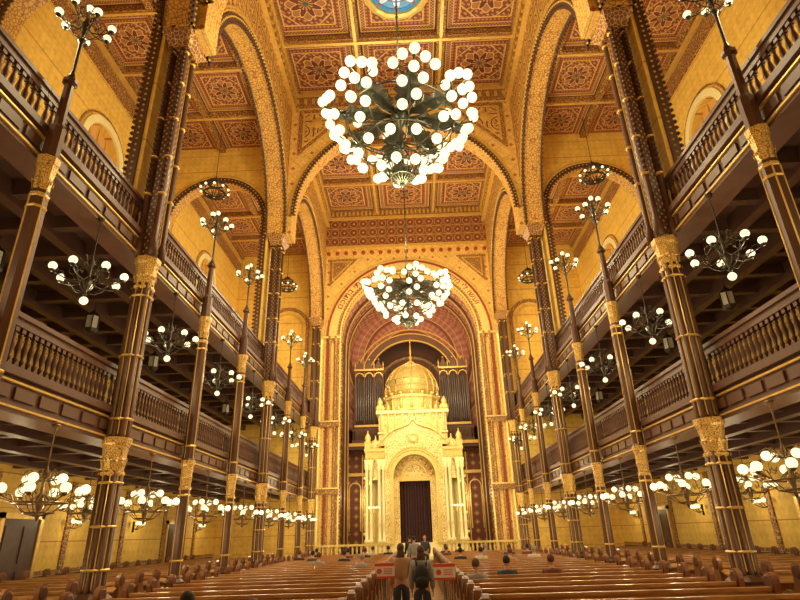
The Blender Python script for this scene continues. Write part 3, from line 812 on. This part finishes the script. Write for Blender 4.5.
# grand chandeliers
def big_chandelier(loc, label, fz):
    root = obj('chandelier', None, loc=loc, label=label, cat='chandelier', group='grand nave chandeliers')
    CH = ['chandelier_bronze']
    H = CZ - loc[2]
    b_ = MB(); b_.lathe([(r * .8, z * (fz if z < 0 else 1)) for r, z in [(.02, -3.0), (.1, -2.9), (.05, -2.75), (.3, -2.55), (.42, -2.3), (.38, -2.25), (.1, -2.2), (.09, -1.5), (.2, -1.3), (.1, -1.1), (.08, -.5), (.25, -.2), (.4, 0), (.3, .2), (.1, .4), (.08, 1.0), (.2, 1.2), (.08, 1.4), (.04, 1.8)]], 14)
    obj('stem', b_, root, mats=CH)
    b_ = MB(); b_.lathe([(.025, 1.7), (.025, H)], 8); z = 2.0
    while z < H: b_.sphere((0, 0, z), .06, 8, 5); z += .5
    obj('chain', b_, root, mats=CH)
    b_ = MB()
    for rr, z in ((.6, -1.9), (.55, -2.25), (.35, -2.6)): b_.tube([(rr * cos(2 * pi * k / 24), rr * sin(2 * pi * k / 24), z * fz) for k in range(24)], .035, 6, 0, True)
    for k in range(16):
        an = 2 * pi * k / 16; b_.tube([(.6 * cos(an), .6 * sin(an), -1.9 * fz), (.55 * cos(an), .55 * sin(an), -2.25 * fz), (.35 * cos(an), .35 * sin(an), -2.6 * fz), (.05 * cos(an), .05 * sin(an), -2.85 * fz)], .02, 5)
    obj('basket', b_, root, mats=CH)
    for rr, z in ((1.75, -.25), (1.3, -1.35)):
        b_ = MB(); b_.tube([(rr * cos(2 * pi * k / 40), rr * sin(2 * pi * k / 40), z * fz) for k in range(40)], .03, 6, 0, True)
        for k in range(32):
            an = 2 * pi * k / 32; b_.sphere((rr * cos(an), rr * sin(an), z * fz + .06), .035, 6, 4)
        obj('ring', b_, root, mats=CH)
    b_ = MB()
    b_.tube([(.3, 0, 0), (.9, 0, -.35), (1.4, 0, -.4), (1.9, 0, -.1), (2.45, 0, .1)], .035, 6)
    b_.tube([(.3, 0, .1), (.8, 0, .55), (1.3, 0, .5), (1.65, 0, .45)], .025, 6)
    b_.tube([(.1, 0, -1.2 * fz), (.6, 0, -1.6 * fz), (1.3, 0, -1.35 * fz), (1.6, 0, -.9 * fz), (1.75, 0, -.25)], .025, 6)
    b_.tube([(1.9, 0, -.1), (2.1, .25, -.1), (2.15, .5, -.05)], .02, 5); b_.tube([(1.9, 0, -.1), (2.1, -.25, -.1), (2.15, -.5, -.05)], .02, 5)
    am = b_.mesh('arm', CH)
    b_ = MB()
    out = [(.3, .06), (.6, .16), (.8, .32), (.95, .2), (1.2, .42), (1.32, .24), (1.6, .44), (1.7, .2), (1.95, .24), (2.05, .08), (2.3, 0)]
    top = [(x, w_, -.12 + .1 * sin(x * 2)) for x, w_ in out]
    cen = [(x, 0, z + .08) for x, w_, z in top]
    for i in range(len(top) - 1):
        for sgn in (1, -1):
            a0_ = (top[i][0], sgn * top[i][1], top[i][2]); a1_ = (top[i + 1][0], sgn * top[i + 1][1], top[i + 1][2])
            b_.add([cen[i], cen[i + 1], a1_, a0_] + [tuple(Vector(q) + Vector((0, 0, .03))) for q in (cen[i], cen[i + 1], a1_, a0_)],
                   [(0, 1, 2, 3), (4, 7, 6, 5), (3, 2, 6, 7)], 0)
    wm = b_.mesh('wing_plate', CH)
    for k in range(8):
        obj('arm', am, root, (0, 0, 0), k * pi / 4 + .2); obj('wing_plate', wm, root, (0, 0, 0), k * pi / 4 + .2)
    CL = [(2.50, 0, .28), (2.40, .14, .14), (2.40, -.14, .14), (2.38, .27, -.02), (2.3, -.26, -.08), (2.3, 0, -.2), (2.15, .14, -.46), (2.1, -.15, -.62), (1.95, .06, -.95), (1.65, .1, .5), (1.75, -.15, -1.2)]
    for k in range(8):
        for rr, dth, z in CL:
            an = k * pi / 4 + .2 + dth; obj('globe', G_B, root, (rr * cos(an), rr * sin(an), z * (fz if z < -.4 else 1)))
    for (n, rr, z, ph) in ((7, .68, -2.3, 0), (11, 1.35, -1.75, .5)):
        for k in range(n):
            an = 2 * pi * k / n + ph
            obj('globe', G_B, root, (rr * cos(an), rr * sin(an), z * fz))
    for k in range(4):
        an = k * pi / 2 + .78
        light((loc[0] + 3.1 * cos(an), loc[1] + 3.1 * sin(an), loc[2] - .3), 800, (1, .83, .49), .25)
    light((loc[0], loc[1], loc[2] - 3.4), 900, (1, .83, .49), .25)
    light((loc[0], loc[1] - .5, loc[2] + 2.6), 260, (1, .83, .49), .25)
big_chandelier((0, 14.0, 14.25), 'huge dark bronze chandelier crowded with glowing white globes', .92)
big_chandelier((0, 28.1, 14.5), 'huge dark bronze globe chandelier hanging before the ark arch', .82)

# ================================================================ BIMAH + ARK
mb = MB(); mb.box(-5.5, 5.5, 31.0, 41.6, 0, .5, 0); mb.box(-2.2, 2.2, 30.4, 31.0, 0, .17, 0); mb.box(-2.2, 2.2, 30.7, 31.0, .17, .34, 0)
struct('floor', mb, ['floor_tile'], 'raised stone platform with steps before the ark')
def gold_rail(x0, x1):
    root = obj('bimah_balustrade', None, loc=((x0 + x1) / 2, 31.15, .5), label='gilded low balustrade on the edge of the platform', cat='balustrade', group='gilded platform balustrades')
    w = abs(x1 - x0) / 2
    b_ = MB(); b_.box(-w, w, -.07, .07, 0, .08); obj('bottom_rail', b_, root, mats=['bright_gold'])
    b_ = MB(); b_.box(-w, w, -.08, .08, .75, .85); obj('top_rail', b_, root, mats=['bright_gold'])
    bb = MB(); bb.lathe([(.05, .08), (.07, .2), (.03, .35), (.06, .5), (.04, .75)], 8); bm_ = bb.mesh('baluster', ['bright_gold'])
    n = int(2 * w / .22)
    for i in range(n + 1): obj('baluster', bm_, root, (-w + .06 + i * (2 * w - .12) / n, 0, 0))
    return root
gold_rail(-5.4, -1.3); gold_rail(1.3, 5.4)
AY = 33.0
ark = obj('torah_ark', None, loc=(0, AY, .5), label='cream and gilded domed Torah ark with gable and dark curtain', cat='ark')
ark.scale = (.97, 1, 1)
def P(name, b_, mats, **k): return obj(name, b_, ark, mats=mats, **k)
b_ = MB(); b_.box(-3.05, 3.05, 0, 3, 0, .5); b_.box(-2.95, 2.95, .05, 3, .5, .8); b_.box(-1.0, 1.0, -.6, 0, 0, .15); b_.box(-1.0, 1.0, -.3, 0, .15, .35); P('base', b_, ['cream_stone'])
b_ = MB()
arch_wall(b_, -1.75, 1.75, .8, 6.1, 0, 1.25, 4.3, .0, .45, mpP, 24, 0)
for s2 in (-1, 1):
    c = s2 * 2.35
    arch_wall(b_, c - .6, c + .6, .8, 5.9, c, .4, 3.8, .3, .6, mpP, 14, 0)
    b_.box(c - .6, c + .6, .9, 1.0, .8, 5.7, 1)
    b_.box(s2 * 2.85, s2 * 2.95, .3, 3, .8, 5.9, 0)
og = [(-2.1, 6.1), (2.1, 6.1), (1.95, 6.3), (1.5, 6.75), (1.1, 7.0), (.6, 7.15), (.22, 7.3), (0, 7.6), (-.22, 7.3), (-.6, 7.15), (-1.1, 7.0), (-1.5, 6.75), (-1.95, 6.3)]
b_.prism(og, .05, .8, mpP, 0)
b_.box(-2.9, 2.9, 2.6, 3, .8, 6.0, 0); b_.box(-2.9, 2.9, .6, 3, 5.8, 5.9, 0); b_.box(-1.75, 1.75, .45, 3, 6.0, 6.1, 0)
P('body', b_, ['gilded_relief', 'cream_stone'])
b_ = MB()
ring(b_, 0, 4.3, 1.25, 1.42, -.12, 0, mpP, 24, 0, zb=.8); ring(b_, 0, 4.3, 1.5, 1.56, -.06, 0, mpP, 24, 0); beads(b_, 0, 4.3, 1.64, .06, -.04, mpP, .15, 0)
for s2 in (-1, 1): ring(b_, s2 * 2.35, 3.8, .4, .48, .2, .3, mpP, 16, 0, zb=.8)
for s2 in (-1, 1):
    b_.box(s2 * 1.7, s2 * 3.0, .05, .9, 5.8, 5.95, 0); b_.box(s2 * 1.72, s2 * 2.95, .15, .9, 5.3, 5.8, 0)
    for j in range(7): b_.box(s2 * (1.8 + j * .17), s2 * (1.88 + j * .17), .08, .15, 5.4, 5.7, 0)
    for z in (1.3, 2.3, 3.3, 4.3):
        for x in (1.72, 2.98): b_.sphere((s2 * x, .2, z), .1, 8, 6, 0)
    for j in range(8): b_.sphere((s2 * 1.35, -.02, 1.2 + j * .42), .07, 6, 5, 0)
half = og[1:8]
for s2 in (-1, 1):
    for j in range(len(half) - 1):
        p, q = half[j], half[j + 1]
        b_.prism([(s2 * p[0], p[1]), (s2 * q[0], q[1]), (s2 * q[0], q[1] + .16), (s2 * p[0] * 1.05, p[1] + .14)], -.1, .8, mpP, 0)
        b_.sphere((s2 * (p[0] + q[0]) / 2, -.05, (p[1] + q[1]) / 2 + .22), .09, 6, 5, 0)
b_.lathe([(.16, 7.5), (.22, 7.65), (.06, 7.78), (.14, 7.95), (.02, 8.2)], 8, 0, True, Matrix.Translation((0, .3, 0)))
b_.lathe([(.3, 0), (.34, .06), (.22, .1), (.1, .06)], 16, 0, False, Matrix.Translation((0, .05, 6.55)) @ Matrix.Rotation(pi / 2, 4, 'X'))
P('gilded_moulding', b_, ['bright_gold'])
col = MB(); col.lathe([(.15, .8), (.15, 1.0), (.09, 1.05), (.1, 1.8), (.12, 1.85), (.085, 1.95), (.08, 4.7), (.14, 4.8), (.12, 4.95), (.18, 5.3)], 10)
cme = col.mesh('colonnette', ['cream_stone'])
for x in (-2.85, -2.6, -2.1, -1.85, 1.85, 2.1, 2.6, 2.85): obj('colonnette', cme, ark, (x, .05, 0))
pin = MB(); pin.box(-.18, .18, -.18, .18, 0, .4); pin.lathe([(.22, .4), (.22, .46), (.14, .5), (.2, .62), (.14, .8), (.03, .95), (.03, 1.1)], 10)
pme = pin.mesh('pinnacle', ['bright_gold'])
for x in (-2.8, 2.8): obj('pinnacle', pme, ark, (x, .35, 5.95))
b_ = MB(); b_.lathe([(.36, 0), (.38, .1), (.34, .3), (.2, .48), (.05, .58), (.03, .8)], 12, 0, True); cup = b_.mesh('side_cupola', ['gilded_relief'])
for s2 in (-1, 1): obj('side_cupola', cup, ark, (s2 * 2.33, .45, 5.95))
b_ = MB()
n_ = 40
vs = []; fs = []
for i in range(n_ + 1):
    x = -.98 + 1.96 * i / n_; yy = .75 + .05 * sin(i * 1.5)
    vs += [(x, yy, .8), (x, yy, 4.1)]
for i in range(n_): fs.append((2 * i, 2 * i + 2, 2 * i + 3, 2 * i + 1))
b_.add(vs, fs); P('curtain', b_, ['curtain'])
b_ = MB(); ring(b_, 0, 4.3, .05, 1.25, .55, .65, mpP, 20, 0); ring(b_, 0, 4.3, .72, .80, .42, .56, mpP, 20, 1)
for k in range(9):
    an = pi * (k + .5) / 9; b_.sphere((1.02 * cos(an), .5, 4.3 + 1.02 * sin(an)), .1, 8, 6, 1)
for k in range(5):
    an = pi * (k + .5) / 5; b_.sphere((.5 * cos(an), .5, 4.3 + .5 * sin(an)), .08, 8, 6, 1)
b_.box(-.95, .95, .45, .6, 4.1, 4.35, 1); b_.box(-1.25, -.92, .4, .6, .8, 4.3, 0); b_.box(.92, 1.25, .4, .6, .8, 4.3, 0)
P('tympanum', b_, ['gilded_relief', 'bright_gold'], label='gilded arched tympanum above the curtain')
b_ = MB(); b_.box(-2.15, 2.15, .85, 3, 5.9, 8.3, 0)
b_.box(-2.3, 2.3, .65, 3, 8.1, 8.3, 1); b_.box(-2.2, 2.2, .75, 3, 6.9, 7.0, 1)
for i in range(10):
    x = -1.98 + i * .44
    b_.lathe([(.06, 7.0), (.06, 7.95), (.1, 8.1)], 8, 1, True, Matrix.Translation((x, .78, 0)))
    if i < 9: ring(b_, x + .22, 7.7, .1, .16, .78, .85, mpP, 8, 2, zb=7.05)
for i in range(14):
    x = -2.2 + i * .338; b_.lathe([(.13, 8.3), (.13, 8.45), (.08, 8.58), (.01, 8.68)], 8, 2, True, Matrix.Translation((x, .78, 0)))
for s2 in (-1, 1): b_.lathe([(.22, 8.3), (.25, 8.5), (.15, 8.65), (.2, 8.85), (.03, 9.15)], 8, 2, True, Matrix.Translation((s2 * 2.05, .9, 0)))
P('attic', b_, ['gilded_relief', 'cream_stone', 'bright_gold'])
b_ = MB(); b_.lathe([(1.85, 8.3), (1.85, 8.45), (1.7, 8.5), (1.7, 9.1), (1.85, 9.15), (1.85, 9.3)], 16, 0, False, Matrix.Translation((0, 2.4, 0)))
for k in range(16):
    an = 2 * pi * k / 16; b_.lathe([(.1, 8.5), (.08, 9.1)], 6, 1, True, Matrix.Translation((1.75 * cos(an), 2.4 + 1.75 * sin(an), 0)))
    b_.sphere((1.82 * cos(an), 2.4 + 1.82 * sin(an), 9.4), .12, 8, 6, 1)
P('drum', b_, ['gilded_relief', 'bright_gold'])
b_ = MB(); dp = [(1.65, 9.3), (1.74, 9.6), (1.76, 9.95), (1.68, 10.4), (1.45, 10.85), (1.1, 11.25), (.7, 11.5), (.3, 11.68), (.18, 11.75)]
b_.lathe(dp, 32, 0, True, Matrix.Translation((0, 2.4, 0)))
for k in range(20):
    an = 2 * pi * k / 20; b_.tube([((r + .03) * cos(an), 2.4 + (r + .03) * sin(an), z) for r, z in dp], .05, 5, 1)
for r, z in dp[1:7]: b_.tube([((r + .02) * cos(2 * pi * k / 32), 2.4 + (r + .02) * sin(2 * pi * k / 32), z) for k in range(32)], .03, 5, 1, True)
P('dome', b_, ['dome_gold', 'gold'])
b_ = MB(); b_.lathe([(.22, 11.7), (.24, 11.85), (.08, 11.95), (.13, 12.15), (.04, 12.3), (.07, 12.5), (.015, 13.5)], 10, 0, True, Matrix.Translation((0, 2.4, 0))); P('finial', b_, ['gold'])
for s2 in (-1, 1): light((s2 * 3.2, 30.6, 4.5), 270, (1, .87, .56), .3)  # fill lights added in front to brighten the ark, no fixtures here
light((0, 30.6, 9.0), 300, (1, .87, .56), .3)  # added fill for the upper ark, not a lamp of the hall
def fl(loc):
    root = obj('floor_candelabra', None, loc=loc, label='slim gilded floor candelabra with small globes beside the ark', cat='candelabra', group='floor candelabra beside the ark')
    b_ = MB(); b_.lathe([(.2, 0), (.2, .1), (.05, .25), (.03, 1.0), (.07, 1.1), (.03, 1.2), (.03, 2.2), (.06, 2.3), (.02, 2.6)], 10)
    for r in (.14, .28): b_.tube([(r * cos(pi + pi * k / 12), 0, 2.6 + r * sin(pi + pi * k / 12)) for k in range(13)], .018, 6)
    obj('stand', b_, root, mats=['gold'])
    for x in (-.28, -.14, 0, .14, .28): obj('globe', G_P, root, (x, 0, 2.66))
    return root
f1 = fl((-2.3, 32.2, .5)); dup(f1, (2.3, 32.2, .5))
# organ
for s2 in (-1, 1):
    og_ = obj('organ_case', None, loc=(s2 * 3.0, 38.05, 7.4), label='dark carved organ case with rows of metal pipes', cat='organ', group='organ cases in the apse')
    b_ = MB(); b_.box(-1.0, 1.0, 0, .75, 0, 1.3); b_.box(-1.02, 1.02, -.08, .75, 1.2, 1.35, 1)
    for x in (-1.0, -.35, .35, 1.0):
        b_.lathe([(.07, 1.3), (.05, 1.5), (.05, 4.9), (.08, 5.1), (.08, 5.3)], 8, 0, True, Matrix.Translation((x, 0, 0))); b_.lathe([(.08, 5.3), (.1, 5.4), (.04, 5.5), (.07, 5.65), (.01, 5.9)], 8, 1, True, Matrix.Translation((x, .05, 0)))
    b_.box(-1.0, 1.0, .62, .75, 1.3, 5.3); b_.box(-1.05, 1.05, -.08, .2, 5.2, 5.32, 1)
    for x in (-.68, 0, .68):
        ring(b_, x, 4.75, .26, .33, -.03, .1, mpP, 10, 1); b_.prism([(x - .34, 5.3), (x + .34, 5.3), (x, 6.0)], -.05, .2, mpP, 0); b_.sphere((x, .05, 6.05), .07, 8, 6, 1)
    obj('case', b_, og_, mats=['organ_case', 'gold'])
    for g in range(3):
        for k in range(4):
            h = 3.5 - abs(k - 1.5) * .35 + (.2 if g == 1 else 0)
            b_ = MB(); b_.lathe([(.03, 1.35), (.06, 1.7), (.06, 1.35 + h), (.055, 1.36 + h)], 10)
            obj('organ_pipe', b_, og_, (-.68 + g * .68 - .225 + k * .15, .12, 0), mats=['organ_pipe_metal'])
ob = obj('organ_balustrade', None, loc=(0, 37.3, 7.4), label='brown carved balustrade of the organ gallery', cat='balustrade')
b_ = MB(); b_.box(-4.1, 4.1, -.06, .06, .84, .94); obj('top_rail', b_, ob, mats=['rail_wood'])
b_ = MB(); b_.box(-4.1, 4.1, -.06, .06, 0, .16); obj('bottom_rail', b_, ob, mats=['rail_wood'])
for i in range(32): obj('baluster', BAL, ob, (-4.03 + i * .26, 0, .16))
for s2 in (-1, 1): light((s2 * 2.8, 36.3, 11.0), 120, (1, .80, .5), .3)  # apse fill added before the organ cases, without any fixture
light((0, 36.2, 14.2), 170, (1, .80, .5), .3); light((0, 40.3, 13.2), 70, (1, .80, .5), .3)  # added fill brightening the vault and the organ alcove, no lamps there
for s2 in (-1, 1): light((s2 * 3.6, 36.2, 4.0), 110, (1, .80, .5), .3)  # low apse fill lights, added with no lamp behind them

# ================================================================ PEWS
def pew_meshes(w):
    h = w / 2
    b1 = MB(); b1.box(-h, h, -.22, .2, .40, .45); seat = b1.mesh('seat', ['pew_wood'])
    b2 = MB(); b2.add([(-h, -.24, .12), (h, -.24, .12), (h, -.30, .9), (-h, -.30, .9), (-h, -.20, .12), (h, -.20, .12), (h, -.26, .9), (-h, -.26, .9)],
                      [(0, 1, 2, 3), (4, 7, 6, 5), (0, 3, 7, 4), (1, 5, 6, 2), (3, 2, 6, 7), (0, 4, 5, 1)])
    b2.box(-h, h, -.33, -.24, .9, .95); back = b2.mesh('backrest', ['pew_wood'])
    b3 = MB(); b3.add([(-h, -.55, .76), (h, -.55, .76), (h, -.30, .84), (-h, -.30, .84), (-h, -.55, .79), (h, -.55, .79), (h, -.30, .87), (-h, -.30, .87)],
                      [(0, 3, 2, 1), (4, 5, 6, 7), (0, 1, 5, 4), (1, 2, 6, 5), (2, 3, 7, 6), (3, 0, 4, 7)]); led = b3.mesh('book_ledge', ['pew_wood'])
    pr = [(-.34, 0), (.22, 0), (.22, .1), (.16, .3), (.24, .5), (.26, .62), (.18, .68), (.05, .66), (-.06, .70), (-.12, .85), (-.13, .98)]
    pr += [(-.26 + .14 * cos(an), 1.0 + .14 * sin(an)) for an in [k * pi / 8 for k in range(9)]] + [(-.39, .92), (-.34, .8)]
    b4 = MB(); b4.prism(pr, -.04, .04, lambda s_, z, t_: (t_, s_, z), 0)
    b4.lathe([(.1, -.06), (.12, -.05), (.12, .05), (.1, .06)], 12, 1, False, Matrix.Translation((0, -.26, .99)) @ Matrix.Rotation(pi / 2, 4, 'Y'))
    end = b4.mesh('end_panel', ['pew_side', 'pew_dark'])
    return seat, back, led, end
def pew(loc, w, ms, label, group):
    root = obj('pew', None, loc=loc, label=label, cat='bench', group=group)
    for nm_, me in zip(('seat', 'backrest', 'book_ledge'), ms[:3]): obj(nm_, me, root)
    for e in (-1, 1): obj('end_panel', ms[3], root, (e * w / 2, 0, 0))
    return root
WN = 4.35; WA = 4.1
msN = pew_meshes(WN); msA = pew_meshes(WA); pN = pA = None
ROWS = [3.6 + .95 * i for i in range(28)]
for yy in ROWS:
    for sg in (-1, 1):
        loc = (sg * (.82 + WN / 2), yy, 0)
        pN = pew(loc, WN, msN, 'polished reddish brown wooden pew with scrolled ends', 'pews in the nave') if pN is None else (dup(pN, loc) and pN)
        loc = (sg * (6.75 + WA / 2), yy, 0)
        pA = pew(loc, WA, msA, 'polished brown wooden pew under the side gallery', 'pews in the side aisles') if pA is None else (dup(pA, loc) and pA)

# ================================================================ PEOPLE
def skin(chains, root=0, sub=1):
    V = []; Ed = []; Rd = []
    for pts, par in chains:
        prev = par
        for co, r in pts:
            V.append(co); Rd.append(r); i = len(V) - 1
            if prev is not None: Ed.append((prev, i))
            prev = i
    me = bpy.data.meshes.new('tmp'); me.from_pydata(V, Ed, [])
    o = bpy.data.objects.new('tmp', me); COL.objects.link(o)
    sm = o.modifiers.new('s', 'SKIN'); sm.use_smooth_shade = True
    sv = me.skin_vertices[0].data
    for i, r in enumerate(Rd):
        sv[i].radius = r if isinstance(r, tuple) else (r, r); sv[i].use_root = (i == root)
    ss = o.modifiers.new('u', 'SUBSURF'); ss.levels = sub; ss.render_levels = sub
    dg = bpy.context.evaluated_depsgraph_get()
    out = bpy.data.meshes.new_from_object(o.evaluated_get(dg))
    bpy.data.objects.remove(o)
    vs = [tuple(v.co) for v in out.vertices]; fs = [tuple(p.vertices) for p in out.polygons]
    return vs, fs
def person(loc, rot, pose, jacket, hair, label, H=1.62, longhair=False, group=None):
    k = H / 1.70
    root = obj('person', None, loc=loc, rot=rot, label=label, cat='person', group=group)
    if pose == 'stand':
        dz = 0
        legs = [[((s * .09, 0, .88), .095), ((s * .10, .03 * s, .48), .066), ((s * .10, -.03, .09), .045), ((s * .11, .11, .04), .04)] for s in (-1, 1)]
    else:
        dz = -.34
        legs = [[((s * .1, .03, .56), .09), ((s * .11, .38, .53), .066), ((s * .11, .36, .10), .045), ((s * .11, .46, .04), .04)] for s in (-1, 1)]
    T = [((0, 0, .92 + dz), (.15, .11)), ((0, 0, 1.08 + dz), (.13, .10)), ((0, 0, 1.28 + dz), (.16, .11)), ((0, 0, 1.40 + dz), .08), ((0, .01, 1.47 + dz), .055), ((0, .015, 1.54 + dz), .055)]
    if pose == 'stand':
        arms = [[((s * .17, 0, 1.37), .058), ((s * .225, -.03, 1.10), .043), ((s * .22, .06, .87), .03), ((s * .22, .075, .80), (.038, .02))] for s in (-1, 1)]
    else:
        arms = [[((s * .17, 0, 1.37 + dz), .058), ((s * .22, .03, 1.12 + dz), .043), ((s * .14, .20, .98 + dz), .03), ((s * .13, .27, .96 + dz), (.035, .02))] for s in (-1, 1)]
    ch = [(T, None)]
    for A in arms: ch.append((A, 2))
    for L in legs: ch.append((L, 0))
    vs, fs = skin(ch)
    b_ = MB(); b_.add(vs, fs, 0, True)
    hc = Vector((0, .02, 1.595 + dz))
    b_.sphere(hc, .09, 14, 10, 0, (.82, 1, 1.2))
    b_.sphere(hc + Vector((0, .095, -.01)), .016, 6, 5, 0, (.8, 1.2, 1.4))
    for s in (-1, 1): b_.sphere(hc + Vector((s * .076, 0, 0)), .022, 6, 5, 0, (.4, 1, 1.4)); b_.sphere(hc + Vector((s * .03, .08, .02)), .011, 6, 5, 1)
    b_.sphere(hc + Vector((0, .083, -.05)), .016, 6, 4, 2, (1.3, .5, .4))
    for A, s in zip(arms, (-1, 1)):
        w = Vector(A[3][0]); dirv = (w - Vector(A[2][0])).normalized(); side = Vector((0, 1, 0)) if pose == 'stand' else Vector((1, 0, 0))
        for j, ln in enumerate((.06, .075, .08, .072, .055)):
            if j == 0:
                p0 = w + side * .03 - dirv * .02; p1 = p0 + (side * .6 + dirv) * .03; p2 = p1 + dirv * .03
            else:
                p0 = w + side * (.03 - .018 * j) + dirv * .01; p1 = p0 + dirv * ln * .55; p2 = p1 + (dirv + Vector((-s * .4, .2, 0))).normalized() * ln * .45
            b_.tube([p0, p1, p2], [.010, .009, .006], 6, 0)
    obj('body', b_, root, mats=['skin', 'hair_black', 'sign_red'])
    ch = [([(c, tuple(x + .03 for x in (r if isinstance(r, tuple) else (r, r)))) for c, r in T[:3]] + [((0, 0, 1.40 + dz), (.12, .095)), ((0, .005, 1.45 + dz), (.07, .07))], None)]
    for A in arms: ch.append(([(c, (r if not isinstance(r, tuple) else r[0]) + .025) for c, r in A[:3]], 2))
    vs, fs = skin(ch); b_ = MB(); b_.add(vs, fs, 0, True); obj('jacket', b_, root, mats=[jacket])
    ch = [([((0, 0, .94 + dz), (.16, .12)), ((0, 0, .90 + dz), (.15, .115))], None)]
    for L in legs: ch.append(([(c, r + .018) for c, r in L[:3]], 1))
    vs, fs = skin(ch); b_ = MB(); b_.add(vs, fs, 0, True); obj('trousers', b_, root, mats=['denim'])
    for L in legs:
        b_ = MB(); c = Vector(L[3][0]); b_.sphere(c + Vector((0, -.05, .0)), .05, 10, 6, 0, (.95, 2.3, .8)); obj('shoe', b_, root, mats=['shoe'])
    b_ = MB(); b_.sphere(hc + Vector((0, -.022, .03)), .094, 14, 10, 0, (.86, .92, 1.05))
    if longhair:
        b_.sphere(hc + Vector((0, -.035, -.04)), .08, 12, 8, 0, (.9, .8, 1.0)); b_.sphere(hc + Vector((0, -.06, -.13)), .09, 12, 8, 0, (1.0, .55, 1.7))
    obj('hair', b_, root, mats=[hair])
    root.scale = (k, k, k)
    return root
p1 = person((-.30, 12.6, 0), .12, 'stand', 'jacket_brown', 'hair_brown', 'standing person with long brown hair in tan jacket, seen from behind', 1.60, True)
p2 = person((.12, 11.9, 0), -.1, 'stand', 'jacket_gray', 'hair_brown', 'standing person in gray jacket wearing a black backpack', 1.56, True)
bp = obj('backpack', None, loc=(.12, 11.70, .85), label='black backpack worn by a standing visitor', cat='backpack')
b_ = MB(); b_.sphere((0, 0, .18), .2, 14, 10, 0, (.78, .42, 1.1)); obj('bag', b_, bp, mats=['jacket_black'])
b_ = MB(); b_.sphere((0, -.07, .1), .12, 12, 8, 0, (1, .4, .8)); obj('front_pocket', b_, bp, mats=['jacket_black'])
for s in (-1, 1):
    b_ = MB(); b_.tube([(s * .09, .08, .36), (s * .11, .17, .50), (s * .12, .32, .42), (s * .12, .30, .12), (s * .1, .08, .0)], .018, 6); obj('strap', b_, bp, mats=['jacket_black'])
JN = {'jacket_black': 'black', 'jacket_brown': 'tan', 'jacket_gray': 'gray', 'jacket_blue': 'dark navy', 'jacket_red': 'dark maroon', 'jacket_white': 'beige'}
SEATED = [(-2.35, 3, 'jacket_black', 'hair_black'), (-1.4, 2, 'jacket_brown', 'hair_brown'), (1.2, 9, 'jacket_gray', 'hair_brown'), (1.95, 10, 'jacket_blue', 'hair_black'), (2.9, 10, 'jacket_red', 'hair_brown'),
          (-3.9, 20, 'jacket_blue', 'hair_black'), (-2.1, 22, 'jacket_black', 'hair_brown'), (-2.8, 22, 'jacket_red', 'hair_black'), (-1.6, 15, 'jacket_gray', 'hair_gray'), (1.5, 18, 'jacket_black', 'hair_black'), (2.2, 18, 'jacket_white', 'hair_black'),
          (3.6, 21, 'jacket_blue', 'hair_brown'), (4.3, 21, 'jacket_red', 'hair_black'), (-4.4, 24, 'jacket_black', 'hair_black'), (3.0, 24, 'jacket_gray', 'hair_gray'), (-3.2, 17, 'jacket_gray', 'hair_brown'),
          (-1.3, 25, 'jacket_black', 'hair_black'), (-2.0, 25, 'jacket_white', 'hair_brown'), (1.3, 25, 'jacket_blue', 'hair_black'), (2.0, 26, 'jacket_black', 'hair_black'), (-3.4, 26, 'jacket_red', 'hair_brown'),
          (-2.6, 19, 'jacket_black', 'hair_black'), (2.9, 16, 'jacket_brown', 'hair_brown'), (4.0, 18, 'jacket_white', 'hair_gray'), (-4.6, 21, 'jacket_black', 'hair_brown'), (1.2, 22, 'jacket_red', 'hair_brown')]
for x, r, j, h in SEATED:
    person((x, ROWS[r] - .05, -.02), random.uniform(-.15, .15), 'sit', j, h, 'seated visitor in a %s jacket facing the ark' % JN[j], 1.64, group='visitors seated in the pews')
for x, y_, j, h, r_ in ((-.35, 29.6, 'jacket_black', 'hair_black', .3), (.4, 29.3, 'jacket_blue', 'hair_brown', 2.8), (-.1, 24.5, 'jacket_gray', 'hair_black', .1)):
    person((x, y_, 0), r_, 'stand', j, h, 'standing visitor in a %s jacket near the ark steps' % JN[j], 1.68)
def sign(loc, lab):
    root = obj('sign_stand', None, loc=loc, label=lab, cat='sign', group='small notice stands in the aisle')
    b_ = MB(); b_.lathe([(.16, 0), (.16, .03), (.02, .05), (.018, 1.0)], 12); obj('post', b_, root, mats=['lamp_iron'])
    b_ = MB(); b_.box(-.2, .2, -.03, 0, .98, 1.26, 0); b_.box(-.2, .2, -.035, -.03, 1.2, 1.26, 1); b_.box(-.2, .2, -.035, -.03, .98, 1.02, 1)
    b_.lathe([(.05, 0), (.05, .006)], 14, 1, False, Matrix.Translation((-.11, -.03, 1.11)) @ Matrix.Rotation(pi / 2, 4, 'X'))
    for z in (1.15, 1.11, 1.07): b_.box(-.02, .15, -.034, -.03, z - .008, z + .008, 1)
    obj('sign_board', b_, root, mats=['sign_white', 'sign_red'])
sign((-.62, 12.3, 0), 'white notice board with red bands on a post'); sign((.55, 11.5, 0), 'white notice board with red bands on a post')
w = bpy.data.worlds.new('world'); scene.world = w; w.use_nodes = True
w.node_tree.nodes['Background'].inputs[0].default_value = (1, .7, .4, 1); w.node_tree.nodes['Background'].inputs[1].default_value = .1
